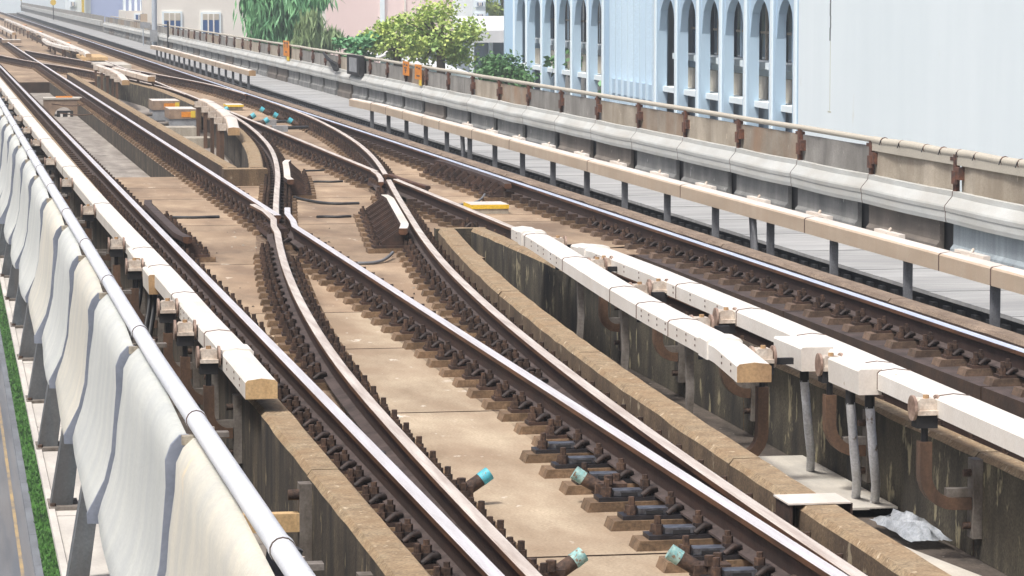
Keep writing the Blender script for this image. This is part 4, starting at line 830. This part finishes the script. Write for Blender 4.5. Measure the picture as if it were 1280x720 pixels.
t = thing('arcade_building', 'pale blue building with tall pointed arches and ribbed wall beyond the parapet', 'building', bpos(20, 0, -10))
ZB, ZT = -10, 9
# body behind, blank white wall
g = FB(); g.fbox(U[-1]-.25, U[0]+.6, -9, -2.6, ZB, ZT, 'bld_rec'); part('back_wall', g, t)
g = FB(); g.fbox(U[0]+.4, U[0]+.8, -9, .45, ZB, ZT, 'bld_blue'); part('end_wall', g, t)
g = FB(); g.fbox(-40, U[-1]-.36, -12, .14, ZB, ZT, 'bld_white'); part('blank_wall', g, t, 'blank white wall with a thin vertical crack')
g = FB(); uc = u_at(1044); r_ = random.Random(2); 
for k in range(9): g.fbox(uc-.05+.03*r_.random(), uc+.05+.05*r_.random(), .14, .146, 1.35+.30*k, 1.36+.30*(k+1), 'crack')
g.fbox(uc-.02, uc+.03, .14, .144, -.35, 1.34, 'stain'); g.fbox(uc-.12, uc+.22, .14, .145, -.40, -.36, 'stain'); part('crack', g, t)
zarch = H0 = 1.7
def zpx(px, y): u = u_at(px); p = bpos(u, 0, 0); return u, HC-(y+14)*p[1]/4000
ZLT = zpx(985, 137)[1]; ZLB = zpx(985, 145)[1]
def column_(u):
    g = FB(); g.fbox(u-.40, u+.40, -.16, .12, ZB, ZT, 'bld_blue'); g.fbox(u-.10, u+.10, .121, .17, ZB, ZT, 'bld_white'); part('column', g, t)
def arch(u0, u1, zs):   # pointed arch head filling between two columns above zs
    g = FB(); a, b = u0+.40, u1-.40; n = 10; mid = (a+b)/2; vs = []; fs = []
    for k in range(n+1):
        x = a+(b-a)*k/n; hh = zs+1.05*math.sqrt(max(0, 1-abs((x-mid)/((b-a)/2))**2.2))
        vs += [bpos(x, .09, hh), bpos(x, .09, ZT), bpos(x, -.13, ZT), bpos(x, -.13, hh)]
    for k in range(n): fs += [[k*4+j, k*4+(j+1) % 4, k*4+4+(j+1) % 4, k*4+4+j] for j in range(4)]
    g.add(vs, fs, 'bld_blue'); part('arch_head', g, t)
def bay_(u0, u1, k):
    lo, hi = min(u0, u1), max(u0, u1)
    _, = (0,)
    g = FB(); g.fbox(lo+.3, hi-.3, -1.3, -.03, ZLB, ZLT, 'bld_white'); part('floor_ledge', g, t)
    g = FB(); g.fbox(lo+.3, hi-.3, -1.1, -.9, ZLT, .42, 'bld_white' if k not in (5, 7) else 'bld_blue'); g.fbox(lo+.3, hi-.3, -.75, -.55, ZLT+.002, ZLT+.62, 'concrete'); g.fbox(lo+.3, hi-.3, -1.1, -.35, .42, .60, 'bld_white'); part('balcony', g, t)
    f = FB(); f.fbox(lo+.3, hi-.3, -1.1, -1.0, .61, ZT-.1, 'bld_glass'); w2 = part('window', f, t)
    g = FB();
    for q in (.25, .42, .7): g.fbox(lo+.3+(hi-lo-.6)*q, lo+.4+(hi-lo-.6)*q, -.99, -.93, .62, ZT-.2, 'bld_mullion' if (k+int(q*10)) % 2 else 'bld_blue')
    g.fbox(lo+.3, hi-.3, -.99, -.95, 1.35, 1.42, 'bld_mullion'); part('mullion', g, w2)
    g = FB(); g.fbox(lo+.3, hi-.3, -.7, -.6, ZB, ZLB-.002, 'bld_glass'); part('lower_window', g, t)
    arch(lo, hi, 1.30)
for u in U: column_(u)
for k in range(len(U)-1):
    if k == 6: continue
    bay_(U[k+1], U[k], k)
# ribbed wall between the 7th and 8th columns
g = FB(); lo, hi = U[7]+.4, U[6]-.4; g.fbox(lo, hi, -.35, -.15, ZB, ZT, 'bld_blue')
part('ribbed_wall', g, t)
for k in range(8):
    g = FB(); u = lo+(hi-lo)*(k+.5)/8; g.fbox(u-.05, u+.05, -.15, .06, ZB, ZT, 'bld_rib'); part('rib', g, t)
g = FB(); g.fbox(lo, hi, -.148, -.02, -.95, -.45, 'bld_blue'); part('string_course', g, t)
# plants and pigeons on the building ledges
def tuft(label, u, z, r, n, cat='plant', m='leaf_green'):
    g = MB(); c = Vector(bpos(u, -.3, z))
    for k in range(n):
        d = Vector((rng.normal(), rng.normal(), rng.normal()))*r*.33; a = Vector((rng.normal(), rng.normal(), rng.normal())).normalized()*r*.25; b = a.cross(Vector((rng.normal(), rng.normal(), rng.normal()))).normalized()*r*.16
        p = c+d; g.add([p-a, p+b, p+a, p-b], [[0, 1, 2, 3]], m)
    single('ledge_plant', g, label, cat, tuple(c), 'plants growing on the building')
u, z = zpx(749, 106); tuft('bright green plant sprouting beside the ribbed wall', u, z, .55, 45, m='leaf_green')
u, z = zpx(690, 80); tuft('dark green plant on the ledge behind the arches, left one', u, z, .7, 70, m='leaf_dark')
u, z = zpx(709, 78); tuft('dark green plant on the ledge behind the arches, right one', u, z, .5, 50, m='leaf_dark')
for k, (px, y) in enumerate(((988, 112), (984, 135))):
    u, z = zpx(px, y); c = bpos(u, -.5, z); t2 = thing('pigeon', ('upper' if k == 0 else 'lower')+' dark pigeon perched in the last arch', 'bird', c, 'pigeons on the building')
    g = MB(); g.tube([(c[0]-.22, c[1], c[2]+.02), (c[0]-.1, c[1], c[2]+.07), (c[0]+.08, c[1], c[2]+.12), (c[0]+.14, c[1], c[2]+.22), (c[0]+.2, c[1], c[2]+.24), (c[0]+.25, c[1], c[2]+.22)], [.02, .07, .10, .05, .05, .01], 'cable', n=8); part('body', g, t2)
# generic far building helper
def fbld(name, label, x0, x1, y, depth, z1, m, wins=(), roof=None, extra=None):
    t = thing(name, label, 'building', (x0, y, -10)); g = MB(); g.box(x0, x1, y, y+depth, -10, z1, m); part('wall', g, t)
    if roof: g = MB(); g.box(x0-.3, x1+.3, y-.4, y+depth, z1, z1+.35, roof); part('roof', g, t)
    for (a, b, c, d, sh) in wins:
        f = MB(); f.box(a-.12, b+.12, y-.10, y-.002, c-.1, d+.1, 'bld_white'); wp = part('window', f, t)
        g = MB(); g.box(a, b, y-.13, y-.101, c, d-(d-c)*sh, 'win_blue'); part('pane', g, wp)
        if sh: g = MB(); g.box(a, b, y-.14, y-.101, d-(d-c)*sh, d, 'shade'); part('blind', g, wp)
        g = MB(); [g.box(a+(b-a)*q-.04, a+(b-a)*q+.04, y-.16, y-.131, c, d, 'bld_cream') for q in (.33, .67)]; part('glazing_bar', g, wp)
    return t
def X(px, y): return (px+75)/4000*y*1.0
def Zp(py, y): return HC-(py+14)*y/4000
Y = 190
fbld('white_building', 'cream white building with two blue-shaded windows, upper left', X(190, Y), X(400, Y), Y, 15, 7, 'bld_cream', wins=((X(198, Y), X(218, Y), Zp(42, Y), Zp(16, Y), .35), (X(246, Y), X(266, Y), Zp(42, Y), Zp(17, Y), .3)))
Y = 215
t = fbld('pink_building', 'large blank pink building behind the trees', X(376, Y), X(588, Y), Y, 20, 12, 'bld_pink')
g = MB(); x = X(471, Y); g.box(x-.15, x+.15, Y-.2, Y-.002, -5, 12, 'bld_white'); part('downpipe', g, t)
g = MB(); x = X(500, Y); g.box(x-.05, x+.05, Y-.1, Y-.002, -5, 12, 'bld_cream'); part('joint', g, t)
Y = 205
fbld('white_tower', 'narrow white tower with small dark windows right of the pink building', X(586, Y), X(603, Y), Y, 8, 12, 'bld_white', wins=((X(592, Y), X(599, Y), Zp(7, Y), Zp(3, Y), 0), (X(592, Y), X(599, Y), Zp(24, Y), Zp(18, Y), 0)))
Y = 260
fbld('grey_tower', 'pale blue-grey block beyond the white tower', X(600, Y), X(660, Y), Y, 20, 15, 'bld_lilac' if False else 'bld_blue')
Y = 150
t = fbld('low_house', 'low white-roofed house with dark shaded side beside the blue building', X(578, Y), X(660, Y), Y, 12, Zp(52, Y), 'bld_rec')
g = MB(); g.add([(X(572, Y), Y-1.5, Zp(53, Y)), (X(665, Y), Y-1.5, Zp(53, Y)), (X(665, Y), Y-1.5, Zp(38, Y)), (X(578, Y), Y-1.5, Zp(38, Y)), (X(590, Y), Y+8, Zp(22, Y)), (X(665, Y), Y+8, Zp(22, Y))], [[0, 1, 2, 3], [3, 2, 5, 4]], ['roof_white', 'roof_white']); part('roof', g, t)
g = MB(); [g.box(X(p, Y), X(p+4, Y), Y-.5, Y-.1, -5, Zp(53, Y), 'bld_white') for p in (582, 606, 628, 641)]; part('column', g, t)
Y = 120
g = MB(); g.add([(X(470, Y), Y, Zp(74, Y)), (X(600, Y), Y, Zp(98, Y)), (X(600, Y), Y+12, Zp(84, Y)), (X(470, Y), Y+12, Zp(66, Y)), (X(470, Y), Y, -3), (X(600, Y), Y, -3)], [[0, 1, 2, 3], [0, 1, 5, 4]], ['roof_white', 'bld_white']); single('grey_roof', g, 'pale grey shed roof just above the parapet below the trees', 'roof', (X(500, Y), Y, -3))
Y = 275
fbld('lilac_building', 'lilac blue block at the far upper left', X(108, Y), X(151, Y), Y, 10, 14, 'bld_lilac')
fbld('white_block', 'white block with a blue window and yellow stripe, far upper left', X(82, Y), X(108, Y), Y, 10, 14, 'bld_white', wins=((X(84, Y), X(88, Y), Zp(7, Y), Zp(2, Y), 0),))
g = MB(); x = X(98, Y); g.box(x-.1, x+.1, Y-.6, Y-.3, -10, 14, 'yellow'); single('yellow_pole', g, 'yellow vertical stripe in front of the far white block', 'pole', (x, Y, -10))
Y = 245
t = fbld('blue_frame_building', 'pale building with blue framed upper part left of the grey pole', X(151, Y), X(190, Y), Y, 10, Zp(13, Y), 'bld_cream', wins=((X(163, Y), X(175, Y), Zp(24, Y), Zp(18, Y), 0),))
g = MB(); [g.box(X(p, Y)-.1, X(p, Y)+.1, Y, Y+.3, Zp(13, Y), 14, 'bld_lilac') for p in (153, 160, 167, 172, 181)]; g.box(X(151, Y), X(190, Y), Y+3, Y+4, Zp(13, Y), 14, 'bld_white'); part('steel_frame', g, t)
fbld('far_terrace', 'washed-out pale terrace closing the view at the far left', -20, 32, 460, 10, 25, 'bld_white')
# ------------------------------------------------------------------ trees
def tree(label, x, y, zc_, rx, ry, rz, n, leaf, m, trunkr=.16, droop=False, clumps=26, name='leafy_tree'):
    t = thing(name, label, 'tree', (x, y, -10), 'trees beyond the parapet'); g = MB()
    g.tube([(x, y, -10), (x+.1, y, -4), (x, y, zc_-rz*.3), (x+.1, y, zc_+rz*.3)], [trunkr*1.6, trunkr*1.2, trunkr, trunkr*.3], 'trunk')
    cl = []
    for k in range(clumps):
        d = rng.normal(size=3); d /= np.linalg.norm(d); r_ = .35+.65*rng.random()**.6; cl.append((x+d[0]*rx*r_, y+d[1]*ry*r_, zc_+d[2]*rz*r_))
        if k % 2 == 0: g.tube([(x, y, zc_-rz*.4), ((x+cl[-1][0])/2, (y+cl[-1][1])/2, (zc_+cl[-1][2])/2-.1), cl[-1]], [trunkr*.5, trunkr*.25, trunkr*.1], 'trunk', n=5)
    part('trunk', g, t)
    V = []; 
    for k in range(n):
        c = cl[rng.integers(len(cl))]; sp = .2*min(rx, rz)
        p = np.array(c)+rng.normal(size=3)*np.array([sp, sp, sp*.7])
        if droop:
            L = leaf*(1.4+rng.random()); a = np.array([rng.normal()*.35, rng.normal()*.35, -1.]); a = a/np.linalg.norm(a)*L; w2 = np.array([rng.normal(), rng.normal()*.5, .1]); w2 = w2/np.linalg.norm(w2)*leaf*.13
        else:
            a = rng.normal(size=3)*np.array([1, 1, .6]); a = a/np.linalg.norm(a)*leaf*(.7+.6*rng.random()); w2 = np.cross(a, rng.normal(size=3)); w2 = w2/np.linalg.norm(w2)*leaf*.33
        V.append(np.stack([p-a*.5, p+w2, p+a*.5, p-w2]))
    V = np.concatenate(V); me = bpy.data.meshes.new('crown'); base = Vector((x, y, -10))
    me.from_pydata((V-np.array(base)).tolist(), [], [[4*k, 4*k+1, 4*k+2, 4*k+3] for k in range(n)]); me.materials.append(M[m])
    o = bpy.data.objects.new('crown', me); C.objects.link(o); o.parent = t; return t
Y = 130
tree('drooping grey-green tree, leftmost of the trees, over the parapet', X(345, Y), Y, 1.9, 1.5, 1.5, 1.5, 6500, .36, 'leaf_green', droop=True, clumps=46, name='weeping_tree')
tree('drooping pale green tree part right of the weeping tree, lower', X(388, Y-4), Y-4, .6, .8, .8, .9, 1700, .34, 'leaf_dry', droop=True, clumps=12, name='weeping_tree')
tree('small bright green bushy tree between the weeping and yellow trees', X(440, Y-10), Y-10, .35, .8, .8, .7, 1500, .2, 'leaf_green', clumps=12)
tree('yellow-green tree, left half of the pair in front of the pink building', X(490, Y-10), Y-10, .70, 1.5, 1.3, .8, 3000, .17, 'leaf_yellow', clumps=44)
tree('yellow-green tree, taller one at the right of the pink building', X(545, Y-12), Y-12, .95, 1.5, 1.4, 1.2, 4200, .17, 'leaf_yellow', clumps=60)
Y = 108
tree('dark green bushy tree touching the left edge of the blue building', X(622, Y), Y, -.45, 1.0, 1.0, .85, 3800, .15, 'leaf_dark', clumps=50)
tree('small pale tree at the upper right by the grey block', X(625, 235), 235, .9+1, 2.2, 2, 1.6, 1500, .35, 'leaf_yellow', clumps=14)
# birds on the parapet
c = (PX+.05, 77.5, .93); t2 = thing('egret', 'small white bird perched on the right handrail', 'bird', c)
g = MB(); g.tube([(c[0]-.12, c[1], c[2]+.01), (c[0]-.04, c[1], c[2]+.04), (c[0]+.04, c[1], c[2]+.07), (c[0]+.06, c[1], c[2]+.14), (c[0]+.09, c[1], c[2]+.16), (c[0]+.13, c[1], c[2]+.15)], [.01, .04, .05, .02, .022, .004], 'bird', n=8); part('body', g, t2)
# ------------------------------------------------------------------ haze
if HAZE:
    g = MB(); g.box(-1600, 1600, -300, 2600, -11.5, 30, 'cover'); me = mesh(g, 'haze'); recalc(me); me.materials.clear()
    m = bpy.data.materials.new('haze'); m.use_nodes = True; n = m.node_tree.nodes; n.clear(); out = n.new('ShaderNodeOutputMaterial'); pv = n.new('ShaderNodeVolumePrincipled')
    pv.inputs['Color'].default_value = (.86, .95, 1, 1); pv.inputs['Density'].default_value = HAZE; pv.inputs['Anisotropy'].default_value = .2
    m.node_tree.links.new(pv.outputs[0], out.inputs['Volume']); me.materials.append(m)
    o = bpy.data.objects.new('haze', me); C.objects.link(o); tag(o, kind='stuff')

for o in bpy.data.objects:
    if 'label' in o and not 4 <= len(str(o['label']).split()) <= 16: print('LABEL', o.name, o['label'])
